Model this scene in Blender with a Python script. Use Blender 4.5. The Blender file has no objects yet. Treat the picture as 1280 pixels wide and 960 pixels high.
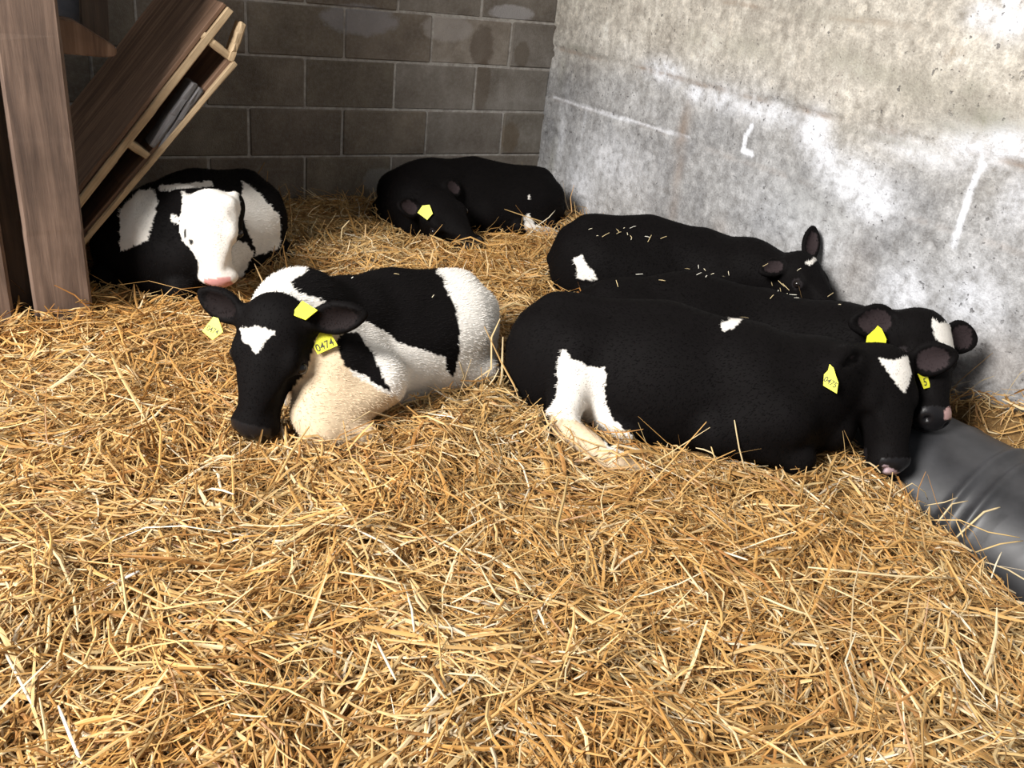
import bpy, bmesh, math, random
import numpy as np
from mathutils import Matrix, Vector

random.seed(7); RNG = np.random.default_rng(11)
scene = bpy.context.scene
COL = scene.collection

# ------------------------------------------------------------------ camera
# world: X along the block wall, Y away towards it (wall at Y=0), Z up, straw level about 0
F = 1074.0
YAW, PIT, ROL = np.radians([33.6, 26.0, 6.9])
CAM = np.array([-1.995, -4.07, 1.194])
_cy, _sy = np.cos(YAW), np.sin(YAW)
FW = np.array([_sy*np.cos(PIT), _cy*np.cos(PIT), -np.sin(PIT)])
_rt = np.array([_cy, -_sy, 0.0]); _up = np.cross(_rt, FW)
RT = _rt*np.cos(ROL) + _up*np.sin(ROL)
UP = -_rt*np.sin(ROL) + _up*np.cos(ROL)
cd = bpy.data.cameras.new('camera'); cam = bpy.data.objects.new('camera', cd); COL.objects.link(cam)
cd.sensor_width = 36.0; cd.lens = F/1280*36.0; cd.clip_start = 0.02; cd.clip_end = 60
M = Matrix.Identity(4)
for i in range(3):
    M[i][0] = RT[i]; M[i][1] = UP[i]; M[i][2] = -FW[i]; M[i][3] = CAM[i]
cam.matrix_world = M
scene.camera = cam

# ------------------------------------------------------------------ light
scene.view_settings.view_transform = 'Standard'; scene.view_settings.look = 'None'
scene.view_settings.gamma = 1.0; scene.view_settings.use_curve_mapping = False
scene.view_settings.exposure = 0.0
w = bpy.data.worlds.new('daylight'); scene.world = w; w.use_nodes = True
w.node_tree.nodes['Background'].inputs[0].default_value = (0.86, 0.93, 1.0, 1)
w.node_tree.nodes['Background'].inputs[1].default_value = 0.31

def area(name, loc, target, sx, sy, power, col):
    l = bpy.data.lights.new(name, 'AREA'); l.shape = 'RECTANGLE'; l.size = sx; l.size_y = sy
    l.energy = power; l.color = col
    o = bpy.data.objects.new(name, l); COL.objects.link(o); o.location = loc
    o.rotation_euler = (Vector(target)-Vector(loc)).to_track_quat('-Z', 'Y').to_euler()
    return o
area('open_barn_door_daylight', (-5.4, -3.15, 3.7), (0.0, -2.0, 0.2), 2.0, 1.9, 830, (1.0, 0.97, 0.93))

# ------------------------------------------------------------------ pixel helpers
def ray(px, py): return FW + (px-640)/F*RT - (py-480)/F*UP
def atz(px, py, z=0.0):
    d = ray(px, py); return CAM + d*(z-CAM[2])/d[2]
def onx(px, py, x):
    d = ray(px, py); return CAM + d*(x-CAM[0])/d[0]
def ony(px, py, y):
    d = ray(px, py); return CAM + d*(y-CAM[1])/d[1]
def onplane(px, py, p0, n):
    d = ray(px, py); return CAM + d*(np.dot(np.asarray(p0)-CAM, n)/np.dot(d, n))
def proj(P):
    d = np.asarray(P)-CAM; w_ = d@FW
    return 640+F*(d@RT)/w_, 480-F*(d@UP)/w_
def cdir(r, u, t):          # right, up, towards the viewer
    v = r*RT+u*UP-t*FW; return v/np.linalg.norm(v)
def unit(v): v = np.asarray(v, float); return v/np.linalg.norm(v)

# ------------------------------------------------------------------ noise
def _hash(ix, iy, iz, seed):
    h = (ix.astype(np.int64)*374761393 + iy.astype(np.int64)*668265263 + iz.astype(np.int64)*2147483647 + seed*1274126177) & 0xffffffff
    h = ((h ^ (h >> 13))*1274126177) & 0xffffffff
    h = h ^ (h >> 16)
    return (h & 0xffff)/65535.0
def vnoise(x, y, z=0.0, seed=0):
    x, y, z = np.broadcast_arrays(np.asarray(x, float), np.asarray(y, float), np.asarray(z, float))
    ix, iy, iz = np.floor(x), np.floor(y), np.floor(z)
    fx, fy, fz = x-ix, y-iy, z-iz
    fx = fx*fx*(3-2*fx); fy = fy*fy*(3-2*fy); fz = fz*fz*(3-2*fz)
    r = 0
    for a in (0, 1):
        for b in (0, 1):
            for c in (0, 1):
                wgt = (fx if a else 1-fx)*(fy if b else 1-fy)*(fz if c else 1-fz)
                r = r + wgt*_hash(ix+a, iy+b, iz+c, seed)
    return r
def fbm(x, y, z=0.0, seed=0, oct=4):
    r = 0; a = 0.5; f = 1.0
    for k in range(oct):
        r = r + a*vnoise(np.asarray(x)*f, np.asarray(y)*f, np.asarray(z)*f, seed+k*17); a *= 0.5; f *= 2.03
    return r

# ------------------------------------------------------------------ object helpers
def mesh_obj(name, verts, faces, mat=None, parent=None, smooth=False):
    me = bpy.data.meshes.new(name); me.from_pydata([tuple(map(float, v)) for v in verts], [], [tuple(int(i) for i in f) for f in faces]); me.update()
    o = bpy.data.objects.new(name, me); COL.objects.link(o)
    if mat: me.materials.append(mat)
    if parent: o.parent = parent
    if smooth: me.polygons.foreach_set('use_smooth', [True]*len(me.polygons))
    return o
def fast_mesh(name, V, T, mat=None, smooth=True, n=3):
    me = bpy.data.meshes.new(name)
    V = np.ascontiguousarray(V, np.float32); T = np.ascontiguousarray(T, np.int32)
    me.vertices.add(len(V)); me.vertices.foreach_set('co', V.ravel())
    me.loops.add(T.size); me.loops.foreach_set('vertex_index', T.ravel())
    me.polygons.add(len(T)); me.polygons.foreach_set('loop_start', np.arange(0, T.size, n, dtype=np.int32))
    me.polygons.foreach_set('loop_total', np.full(len(T), n, np.int32))
    me.polygons.foreach_set('use_smooth', np.full(len(T), smooth))
    me.update(calc_edges=True); me.validate()
    if mat: me.materials.append(mat)
    return me
def set_col(me, name, C):
    a = me.color_attributes.new(name, 'FLOAT_COLOR', 'POINT')
    C = np.asarray(C, np.float32)
    if C.shape[1] == 3: C = np.concatenate([C, np.ones((len(C), 1), np.float32)], 1)
    a.data.foreach_set('color', np.ascontiguousarray(C).ravel())
def tag(o, label, cat, group=None, kind=None):
    if label: o['label'] = label
    if cat: o['category'] = cat
    if group: o['group'] = group
    if kind: o['kind'] = kind
    return o
def struct(o): o['kind'] = 'structure'; return o
def empty(name, loc):
    o = bpy.data.objects.new(name, None); COL.objects.link(o); o.location = [float(v) for v in loc]; o.empty_display_size = 0.1
    return o
def bevel_box_mesh(name, sx, sy, sz, bev, seed=0, jit=0.0, cuts=0):
    bm = bmesh.new(); bmesh.ops.create_cube(bm, size=1.0)
    for v in bm.verts: v.co = Vector((v.co.x*sx, v.co.y*sy, v.co.z*sz))
    if cuts: bmesh.ops.subdivide_edges(bm, edges=[e for e in bm.edges if e.calc_length() > max(sx, sy, sz)*0.9], cuts=cuts, use_grid_fill=True)
    bmesh.ops.bevel(bm, geom=list(bm.edges), offset=bev, segments=1, affect='EDGES', clamp_overlap=True)
    r = random.Random(seed)
    if jit:
        for v in bm.verts: v.co += Vector((r.uniform(-jit, jit), r.uniform(-jit, jit), r.uniform(-jit, jit)))
    me = bpy.data.meshes.new(name); bm.to_mesh(me); bm.free()
    return me
def oriented_box(name, a, b, wid, thk, side, mat, parent=None, bev=0.004, jit=0.0015, cuts=4, seed=1):
    """a board from a to b; wid along 'side' (orthogonalised), thk along the third axis"""
    a = np.asarray(a, float); b = np.asarray(b, float)
    z = unit(b-a); s = np.asarray(side, float); s = unit(s-np.dot(s, z)*z); t = np.cross(z, s)
    me = bevel_box_mesh(name, wid, thk, np.linalg.norm(b-a), bev, seed, jit, cuts)
    o = bpy.data.objects.new(name, me); COL.objects.link(o); me.materials.append(mat)
    c = (a+b)/2; m = Matrix.Identity(4)
    for i in range(3):
        m[i][0] = s[i]; m[i][1] = t[i]; m[i][2] = z[i]; m[i][3] = c[i]
    if parent:
        o.parent = parent; o.matrix_parent_inverse = Matrix.Translation(-parent.location)
    o.matrix_world = m if not parent else m
    if parent: o.matrix_basis = parent.matrix_basis.inverted() @ m if False else m
    return o

# ------------------------------------------------------------------ materials
def newmat(name):
    m = bpy.data.materials.new(name); m.use_nodes = True
    nt = m.node_tree; b = nt.nodes['Principled BSDF']
    return m, nt, b
def N(nt, t, **kw):
    n = nt.nodes.new(t)
    for k, v in kw.items():
        if k in n.inputs.keys() if hasattr(n, 'inputs') else False: n.inputs[k].default_value = v
        else: setattr(n, k, v)
    return n
def ramp(nt, fac, stops):
    r = nt.nodes.new('ShaderNodeValToRGB')
    el = r.color_ramp.elements
    while len(el) < len(stops): el.new(0.5)
    for e, (p, c) in zip(el, stops): e.position = p; e.color = (*c, 1)
    nt.links.new(fac, r.inputs[0]); return r.outputs[0]
def mix(nt, fac, a, b, mode='MIX'):
    m = nt.nodes.new('ShaderNodeMix'); m.data_type = 'RGBA'; m.blend_type = mode
    for sock, v in ((m.inputs[0], fac), (m.inputs[6], a), (m.inputs[7], b)):
        if hasattr(v, 'links') or hasattr(v, 'is_linked'): nt.links.new(v, sock)
        elif isinstance(v, (int, float)): sock.default_value = v
        else: sock.default_value = (*v, 1)
    return m.outputs[2]
def noise(nt, co, scale, detail=4, rough=0.55, dist=0.0):
    n = nt.nodes.new('ShaderNodeTexNoise'); n.inputs['Scale'].default_value = scale; n.inputs['Detail'].default_value = detail
    n.inputs['Roughness'].default_value = rough; n.inputs['Distortion'].default_value = dist
    if co is not None: nt.links.new(co, n.inputs['Vector'])
    return n.outputs['Fac']
def bump(nt, h, strength, dist, b):
    n = nt.nodes.new('ShaderNodeBump'); n.inputs['Strength'].default_value = strength; n.inputs['Distance'].default_value = dist
    nt.links.new(h, n.inputs['Height']); nt.links.new(n.outputs[0], b.inputs['Normal']); return n
def mapping(nt, co, scale):
    m = nt.nodes.new('ShaderNodeMapping'); m.inputs['Scale'].default_value = scale
    nt.links.new(co, m.inputs['Vector']); return m.outputs[0]
def attr(nt, name):
    a = nt.nodes.new('ShaderNodeAttribute'); a.attribute_name = name; return a
def sep(nt, c):
    s = nt.nodes.new('ShaderNodeSeparateColor'); nt.links.new(c, s.inputs[0]); return s.outputs
def mathn(nt, op, a, b=0.0, clamp=False):
    m = nt.nodes.new('ShaderNodeMath'); m.operation = op; m.use_clamp = clamp
    for i, v in enumerate((a, b)):
        if isinstance(v, (int, float)): m.inputs[i].default_value = v
        else: nt.links.new(v, m.inputs[i])
    return m.outputs[0]

def mat_block():
    m, nt, b = newmat('concrete_block')
    tc = nt.nodes.new('ShaderNodeTexCoord'); geo = nt.nodes.new('ShaderNodeNewGeometry'); oi = nt.nodes.new('ShaderNodeObjectInfo')
    pos = geo.outputs['Position']
    n1 = noise(nt, pos, 5, 6, 0.65); n2 = noise(nt, pos, 60, 4, 0.7); n3 = noise(nt, pos, 2.2, 3, 0.5)
    c = ramp(nt, n1, [(0.28, (0.095, 0.077, 0.058)), (0.5, (0.22, 0.20, 0.172)), (0.72, (0.38, 0.36, 0.33))])
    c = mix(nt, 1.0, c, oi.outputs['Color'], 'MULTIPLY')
    c = mix(nt, mathn(nt, 'MULTIPLY', n2, 0.5), c, ramp(nt, n2, [(0.3, (0.05, 0.045, 0.04)), (0.7, (0.32, 0.31, 0.30))]))
    c = mix(nt, mathn(nt, 'MULTIPLY', n3, 0.55), c, (0.13, 0.10, 0.075))
    sx = nt.nodes.new('ShaderNodeSeparateXYZ'); nt.links.new(pos, sx.inputs[0])
    def spot(px, py, rx, rz, col, amt, c):
        p = ony(px, py, 0.0)
        qx = mathn(nt, 'POWER', mathn(nt, 'ABSOLUTE', mathn(nt, 'DIVIDE', mathn(nt, 'SUBTRACT', sx.outputs[0], float(p[0])), rx)), 2.0)
        qz = mathn(nt, 'POWER', mathn(nt, 'ABSOLUTE', mathn(nt, 'DIVIDE', mathn(nt, 'SUBTRACT', sx.outputs[2], float(p[2])), rz)), 2.0)
        f = mathn(nt, 'SUBTRACT', mathn(nt, 'ADD', 0.35, mathn(nt, 'MULTIPLY', noise(nt, pos, 22, 5, 0.7), 1.4)), mathn(nt, 'ADD', qx, qz))
        f = mathn(nt, 'MULTIPLY', mathn(nt, 'MULTIPLY', f, 2.5, True), amt)
        return mix(nt, f, c, col)
    c = spot(603, 58, 0.075, 0.11, (0.085, 0.06, 0.042), 0.6, c); c = spot(602, 108, 0.055, 0.14, (0.10, 0.07, 0.045), 0.5, c)
    c = spot(652, 68, 0.05, 0.07, (0.11, 0.085, 0.06), 0.6, c); c = spot(637, 172, 0.06, 0.09, (0.12, 0.085, 0.05), 0.6, c)
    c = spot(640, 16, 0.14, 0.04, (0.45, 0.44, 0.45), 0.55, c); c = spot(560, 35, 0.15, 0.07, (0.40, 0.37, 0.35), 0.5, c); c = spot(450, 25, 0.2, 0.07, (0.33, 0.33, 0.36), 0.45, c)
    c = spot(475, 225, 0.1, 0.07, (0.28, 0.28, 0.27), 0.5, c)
    nt.links.new(c, b.inputs['Base Color']); b.inputs['Roughness'].default_value = 0.93
    h = mathn(nt, 'ADD', mathn(nt, 'MULTIPLY', n2, 0.5), noise(nt, pos, 180, 2, 0.6))
    bump(nt, h, 0.6, 0.006, b)
    return m
def mat_mortar():
    m, nt, b = newmat('mortar')
    geo = nt.nodes.new('ShaderNodeNewGeometry'); n = noise(nt, geo.outputs['Position'], 30, 5, 0.7)
    c = ramp(nt, n, [(0.3, (0.24, 0.215, 0.19)), (0.7, (0.50, 0.475, 0.44))])
    nt.links.new(c, b.inputs['Base Color']); b.inputs['Roughness'].default_value = 0.95
    bump(nt, n, 0.6, 0.006, b); return m
def mat_concrete():
    m, nt, b = newmat('cast_concrete')
    geo = nt.nodes.new('ShaderNodeNewGeometry'); pos = geo.outputs['Position']
    a = attr(nt, 'Stain'); s = sep(nt, a.outputs['Color'])
    n1 = noise(nt, pos, 3.5, 6, 0.6); n2 = noise(nt, pos, 26, 6, 0.7); n3 = noise(nt, pos, 120, 3, 0.6)
    vs = noise(nt, mapping(nt, pos, (1, 9, 0.8)), 3.0, 5, 0.6)
    lower = ramp(nt, n1, [(0.3, (0.20, 0.20, 0.208)), (0.52, (0.325, 0.322, 0.325)), (0.75, (0.45, 0.45, 0.46))])
    upper = ramp(nt, n1, [(0.3, (0.33, 0.30, 0.26)), (0.52, (0.48, 0.445, 0.39)), (0.75, (0.62, 0.585, 0.525))])
    c = mix(nt, a.outputs['Alpha'], lower, upper)
    c = mix(nt, 0.8, c, ramp(nt, n2, [(0.32, (0.30, 0.29, 0.28)), (0.5, (0.5, 0.5, 0.5)), (0.68, (0.78, 0.78, 0.78))]), 'OVERLAY')
    c = mix(nt, 0.4, c, ramp(nt, n3, [(0.35, (0.34, 0.34, 0.34)), (0.65, (0.66, 0.66, 0.66))]), 'OVERLAY')
    c = mix(nt, 0.35, c, ramp(nt, vs, [(0.3, (0.34, 0.33, 0.31)), (0.6, (0.55, 0.55, 0.54))]), 'OVERLAY')
    wn = mathn(nt, 'MULTIPLY', s[0], mathn(nt, 'MULTIPLY', ramp(nt, n2, [(0.3, (0.15, 0.15, 0.15)), (0.6, (1, 1, 1))]), 1.0), True)
    c = mix(nt, wn, c, (0.84, 0.86, 0.92))
    c = mix(nt, mathn(nt, 'MULTIPLY', s[1], ramp(nt, n2, [(0.3, (0.45, 0.45, 0.45)), (0.65, (0.9, 0.9, 0.9))]), True), c, (0.22, 0.15, 0.10))
    c = mix(nt, mathn(nt, 'MULTIPLY', s[2], ramp(nt, n2, [(0.35, (0.2, 0.2, 0.2)), (0.6, (0.9, 0.9, 0.9))]), True), c, (0.22, 0.215, 0.16))
    pit = ramp(nt, noise(nt, pos, 48, 2, 0.5), [(0.665, (0, 0, 0)), (0.72, (1, 1, 1))])
    pitmask = mathn(nt, 'MULTIPLY', pit, ramp(nt, noise(nt, pos, 4.5, 2), [(0.42, (0, 0, 0)), (0.6, (1, 1, 1))]))
    c = mix(nt, mathn(nt, 'MULTIPLY', pitmask, 0.75), c, (0.09, 0.085, 0.085))
    nt.links.new(c, b.inputs['Base Color']); b.inputs['Roughness'].default_value = 0.92
    h = mathn(nt, 'SUBTRACT', mathn(nt, 'ADD', n2, mathn(nt, 'MULTIPLY', n3, 0.5)), mathn(nt, 'MULTIPLY', pitmask, 1.2))
    bump(nt, h, 0.55, 0.012, b); return m
def mat_wood(name, dark, mid, light, rough=0.75, axis='Z', scale=1.0, kn=True):
    m, nt, b = newmat(name)
    tc = nt.nodes.new('ShaderNodeTexCoord'); co = tc.outputs['Object']
    sc = {'Z': (14, 14, 0.9), 'X': (0.9, 14, 14), 'Y': (14, 0.9, 14)}[axis]
    g = noise(nt, mapping(nt, co, tuple(v*scale for v in sc)), 2.0, 6, 0.62, 0.8)
    blot = noise(nt, co, 5.0*scale, 4, 0.6)
    fine = noise(nt, mapping(nt, co, tuple(v*6*scale for v in sc)), 2.0, 3, 0.6)
    c = ramp(nt, g, [(0.28, dark), (0.5, mid), (0.74, light)])
    c = mix(nt, 0.6, c, ramp(nt, blot, [(0.3, (0.3, 0.28, 0.26)), (0.65, (0.62, 0.61, 0.60))]), 'OVERLAY')
    c = mix(nt, mathn(nt, 'MULTIPLY', fine, 0.35), c, dark)
    if kn:
        v = nt.nodes.new('ShaderNodeTexVoronoi'); v.inputs['Scale'].default_value = 3.4*scale
        nt.links.new(mapping(nt, co, (1.6, 1.6, 1.0) if axis == 'Z' else (1, 1.6, 1.6)), v.inputs['Vector'])
        k = ramp(nt, v.outputs['Distance'], [(0.03, (1, 1, 1)), (0.10, (0, 0, 0))])
        c = mix(nt, mathn(nt, 'MULTIPLY', k, 0.7), c, tuple(x*0.45 for x in dark))
    nt.links.new(c, b.inputs['Base Color']); b.inputs['Roughness'].default_value = rough
    bump(nt, mathn(nt, 'ADD', g, mathn(nt, 'MULTIPLY', fine, 0.5)), 0.35, 0.004, b); return m
def mat_plain(name, col, rough=0.6, nscale=30, namp=0.25, metallic=0.0, bmp=0.2):
    m, nt, b = newmat(name)
    geo = nt.nodes.new('ShaderNodeNewGeometry'); n = noise(nt, geo.outputs['Position'], nscale, 5, 0.6)
    lo = tuple(x*(1-namp) for x in col); hi = tuple(min(1, x*(1+namp)) for x in col)
    nt.links.new(ramp(nt, n, [(0.3, lo), (0.7, hi)]), b.inputs['Base Color'])
    b.inputs['Roughness'].default_value = rough; b.inputs['Metallic'].default_value = metallic
    if bmp: bump(nt, n, bmp, 0.004, b)
    return m
def mat_vcol(name, rough=0.6, bmp=None, spec=0.3, tint=None, sheen=0.0):
    m, nt, b = newmat(name)
    a = attr(nt, 'Col'); c = a.outputs['Color']
    geo = nt.nodes.new('ShaderNodeNewGeometry')
    if bmp:
        n = noise(nt, geo.outputs['Position'], bmp[0], 4, 0.65)
        c = mix(nt, 0.30, c, ramp(nt, n, [(0.3, (0.36, 0.36, 0.36)), (0.7, (0.62, 0.62, 0.62))]), 'OVERLAY')
        bump(nt, n, bmp[1], bmp[2], b)
    nt.links.new(c, b.inputs['Base Color'])
    nt.links.new(mathn(nt, 'MULTIPLY', a.outputs['Alpha'], rough), b.inputs['Roughness'])
    nt.links.new(mathn(nt, 'ADD', mathn(nt, 'MULTIPLY', mathn(nt, 'SUBTRACT', 1.0, a.outputs['Alpha']), 0.5), spec), b.inputs['Specular IOR Level'])
    return m
def mat_strawbed():
    m, nt, b = newmat('straw_litter')
    geo = nt.nodes.new('ShaderNodeNewGeometry'); p = geo.outputs['Position']
    n = noise(nt, mapping(nt, p, (1, 1, 1)), 40, 6, 0.75, 2.0)
    c = ramp(nt, n, [(0.3, (0.16, 0.085, 0.028)), (0.5, (0.36, 0.20, 0.065)), (0.72, (0.55, 0.35, 0.14))])
    nt.links.new(c, b.inputs['Base Color']); b.inputs['Roughness'].default_value = 0.85
    bump(nt, n, 0.9, 0.03, b); return m

MAT_BLOCK = mat_block(); MAT_MORTAR = mat_mortar(); MAT_CONC = mat_concrete()
MAT_POST = mat_wood('weathered_brown_timber', (0.055, 0.034, 0.025), (0.135, 0.088, 0.064), (0.235, 0.16, 0.12))
MAT_PALE = mat_wood('pale_sawn_timber', (0.24, 0.165, 0.09), (0.44, 0.32, 0.19), (0.60, 0.47, 0.30), scale=1.6, kn=False)
MAT_PANEL = mat_wood('stained_brown_board', (0.075, 0.04, 0.024), (0.20, 0.115, 0.07), (0.36, 0.235, 0.16), kn=False)
MAT_DARKWOOD = mat_wood('dark_old_timber', (0.03, 0.02, 0.015), (0.075, 0.05, 0.035), (0.13, 0.09, 0.06))
MAT_GREYWOOD = mat_wood('grey_split_wood', (0.06, 0.058, 0.06), (0.15, 0.145, 0.15), (0.25, 0.24, 0.25), kn=False)
MAT_STEEL = mat_plain('grey_sheet_metal', (0.20, 0.21, 0.24), 0.5, 14, 0.3, 0.3)
MAT_DRUM = mat_plain('dark_grey_plastic', (0.036, 0.036, 0.039), 0.45, 9, 0.35, 0.0, 0.12)
MAT_STRAWBED = mat_strawbed()
MAT_STRAW = mat_vcol('straw_stalk', 0.5, None, 0.45)
MAT_HIDE = mat_vcol('calf_hide', 0.7, (130, 0.18, 0.003), 0.05)
MAT_FUR = mat_vcol('calf_fur', 0.75, None, 0.06)
MAT_EYE = mat_plain('wet_dark_eye', (0.012, 0.009, 0.008), 0.08, 10, 0.1, 0, 0)
MAT_TAG = mat_plain('yellow_tag_plastic', (0.82, 0.80, 0.035), 0.45, 60, 0.08, 0, 0.05)
MAT_INK = mat_plain('tag_print_black', (0.05, 0.05, 0.02), 0.6, 60, 0.05, 0, 0)
MAT_HOOF = mat_plain('hoof_horn', (0.10, 0.075, 0.055), 0.5, 30, 0.3, 0, 0.2)

# ------------------------------------------------------------------ block wall
WALLX = 0.70
CH = 0.225; Z4 = 0.25          # course height, a bed joint at Z4
wb = mesh_obj('wall_back', [(-4.2, 0.006, -0.45), (WALLX+0.25, 0.006, -0.45), (WALLX+0.25, 0.006, 2.3), (-4.2, 0.006, 2.3),
                            (-4.2, 0.22, -0.45), (WALLX+0.25, 0.22, -0.45), (WALLX+0.25, 0.22, 2.3), (-4.2, 0.22, 2.3)],
              [(0, 1, 2, 3), (5, 4, 7, 6), (3, 2, 6, 7), (1, 0, 4, 5), (0, 3, 7, 4), (2, 1, 5, 6)], MAT_MORTAR)
struct(wb)
BLK = [bevel_box_mesh('block', 0.44, 0.10, 0.215, 0.006, k, 0.0016) for k in range(4)]
for me in BLK: me.materials.append(MAT_BLOCK)
cutcache = {}
def add_block(x0, x1, z0, tone):
    wd = x1-x0
    if wd < 0.03: return
    if abs(wd-0.44) < 0.004: me = random.choice(BLK)
    else:
        key = round(wd, 3)
        if key not in cutcache:
            cutcache[key] = bevel_box_mesh('cut_block', wd, 0.10, 0.215, 0.006, 9, 0.0014); cutcache[key].materials.append(MAT_BLOCK)
        me = cutcache[key]
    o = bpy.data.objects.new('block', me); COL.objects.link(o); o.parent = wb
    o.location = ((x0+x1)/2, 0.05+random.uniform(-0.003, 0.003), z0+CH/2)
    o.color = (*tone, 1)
for r in range(-3, 8):
    z0 = Z4 + r*CH
    # r=0: between the joints L4 and L3
    off = 0.0 if r % 2 == 0 else 0.263
    k = -10
    while True:
        x0 = off-4.5+0.45*(k+10)+0.005; x1 = x0+0.44
        if x0 > WALLX: break
        if x1 > -4.1:
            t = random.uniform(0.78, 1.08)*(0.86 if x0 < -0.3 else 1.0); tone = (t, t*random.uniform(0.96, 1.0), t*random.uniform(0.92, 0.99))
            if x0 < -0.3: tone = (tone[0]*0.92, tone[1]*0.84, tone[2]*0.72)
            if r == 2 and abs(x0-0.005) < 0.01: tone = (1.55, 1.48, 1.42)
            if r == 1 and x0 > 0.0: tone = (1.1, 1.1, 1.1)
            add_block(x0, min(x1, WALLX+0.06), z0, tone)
        k += 1

# ------------------------------------------------------------------ cast concrete wall
def build_concrete():
    ys = np.arange(-5.0, 0.0401, 0.010); zs = np.arange(-0.45, 2.301, 0.010)
    Y, Z = np.meshgrid(ys, zs, indexing='ij')
    lines = [0.575, 0.82, 1.15, 1.62]
    X = np.full_like(Y, WALLX)
    jit = 0.018*(fbm(Y*3, Z*0+3.0, 0, 5)-0.45)
    lip = np.zeros_like(Y)
    for k, l in enumerate(lines):
        d = Z-(l+jit*(1+0.5*k))
        X += 0.006*(1/(1+np.exp(-d/0.006)))*(1 if k % 2 == 0 else -1)
        crk = np.clip((fbm(Y*7, 0, 0, 40+k)-0.36)*4, 0, 1)
        X += 0.009*np.exp(-(d/0.010)**2)*crk
    X += 0.02*(fbm(Y*1.3, Z*1.3, 0, 3)-0.47) + 0.007*(fbm(Y*14, Z*14, 0, 8)-0.47)
    pits = np.clip(fbm(Y*22, Z*22, 0, 21, 2)-0.50, 0, 1)*np.clip(fbm(Y*2.2, Z*2.2, 0, 60)*3-0.95, 0, 1)
    X += pits*0.09
    white = np.zeros_like(Y); brown_tint = np.zeros_like(Y); moss = np.zeros_like(Y)
    def blob(arr, px, py, ry, rz, amt):
        p = onx(px, py, WALLX); q = ((Y-p[1])/ry)**2+((Z-p[2])/rz)**2
        np.maximum(arr, (1.35 if arr is white else 1.0)*amt*np.exp(-q), out=arr)
    for b_ in [(830, 90, .12, .05, .8), (868, 116, .06, .035, 1.0), (905, 125, .15, .05, .55), (960, 140, .2, .05, .55), (935, 137, .05, .03, .7),
               (1016, 165, .07, .075, 1.0), (1028, 195, .06, .06, .85), (1060, 225, .16, .09, .7), (1085, 250, .12, .08, .8), (1000, 270, .25, .12, .35),
               (1258, 178, .08, .05, 1.25), (1215, 185, .14, .06, .7), (1150, 190, .2, .05, .45), (1130, 365, .10, .09, .65), (1215, 375, .12, .1, .5),
               (1230, 20, .06, .04, .8), (1262, 25, .07, .05, .9), (1262, 2, .03, .02, 1.2), (760, 200, .3, .12, .35), (725, 230, .15, .15, .4), (700, 175, .05, .2, .3), (1270, 250, .06, .08, .5)]:
        blob(white, *b_)
    blob(brown_tint, 853, 160, .035, .10, .85); blob(brown_tint, 848, 215, .03, .10, .55); blob(brown_tint, 842, 260, .03, .1, .4); blob(brown_tint, 858, 132, .02, .03, .4)  # rust streak running down the wall
    blob(brown_tint, 1068, 335, .08, .13, .25); blob(brown_tint, 1250, 455, .10, .10, .35); blob(brown_tint, 900, 285, .05, .05, .3)  # fainter brown patches on the wall next to the calves
    for b_ in [(1090, 90, .16, .04, .6), (1150, 110, .15, .06, .45), (1235, 150, .15, .045, .9), (1190, 160, .12, .03, .6), (1060, 75, .12, .05, .6), (1215, 115, .06, .04, .6), (935, 60, .15, .05, .5), (870, 48, .08, .05, .4), (1040, 20, .2, .03, .4), (720, 60, .12, .012, .7), (700, 90, .035, .10, .4), (690, 200, .03, .16, .45), (1010, 260, .2, .12, .35), (1110, 175, .18, .012, .5)]:
        blob(moss, *b_)
    def stroke(pts, wid, amt):
        P = [onx(a, b_, WALLX) for a, b_ in pts]
        d = np.full_like(Y, 9.0)
        for p, q in zip(P[:-1], P[1:]):
            vy, vz = q[1]-p[1], q[2]-p[2]; t = np.clip(((Y-p[1])*vy+(Z-p[2])*vz)/(vy*vy+vz*vz), 0, 1)
            d = np.minimum(d, np.hypot(Y-p[1]-t*vy, Z-p[2]-t*vz))
        np.maximum(white, amt*np.clip(1.5-d/wid, 0, 1), out=white)
    stroke([(939, 157), (930, 172), (927, 189), (938, 193)], 0.009, 1.6)
    stroke([(1228, 204), (1216, 225), (1209, 243), (1197, 285), (1191, 307)], 0.009, 1.6)
    stroke([(690, 121), (775, 148), (860, 172)], 0.006, 0.8)
    stroke([(733, 135), (723, 190)], 0.012, 0.35)
    for k, (l, amt) in enumerate(((0.82, 0.95), (1.15, 0.7), (0.575, 0.3))):
        crk = np.clip((fbm(Y*6, Z*0, 0, 140+k)-0.33)*4, 0, 1)*np.clip(fbm(Y*30, Z*30, 0, 150+k)*3-0.7, 0, 1)
        np.maximum(brown_tint, amt*np.exp(-((Z-l-jit*(1+0.5*k)+0.004)/0.010)**2)*crk, out=brown_tint)
    alpha = 1/(1+np.exp(-(Z-0.80+0.3*(fbm(Y*1.5, Z*3, 0, 77)-.47))/0.06))
    ny, nz = Y.shape
    V = np.stack([X.ravel(), Y.ravel(), Z.ravel()], 1)
    i = np.arange(ny-1)[:, None]*nz+np.arange(nz-1)[None, :]
    T = np.stack([i, i+1, i+nz+1, i+nz], -1).reshape(-1, 4)
    nb = len(V)
    corners = [0, nz-1, (ny-1)*nz+nz-1, (ny-1)*nz]
    back = V[corners].copy(); back[:, 0] = WALLX+0.3
    V = np.concatenate([V, back])
    T2 = [[nb, nb+3, nb+2, nb+1], [corners[0], nb, nb+1, corners[1]], [corners[2], nb+2, nb+3, corners[3]], [corners[1], nb+1, nb+2, corners[2]]]
    T = np.concatenate([T, T2])
    me = fast_mesh('wall_right', V, T, MAT_CONC, True, 4)
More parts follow.
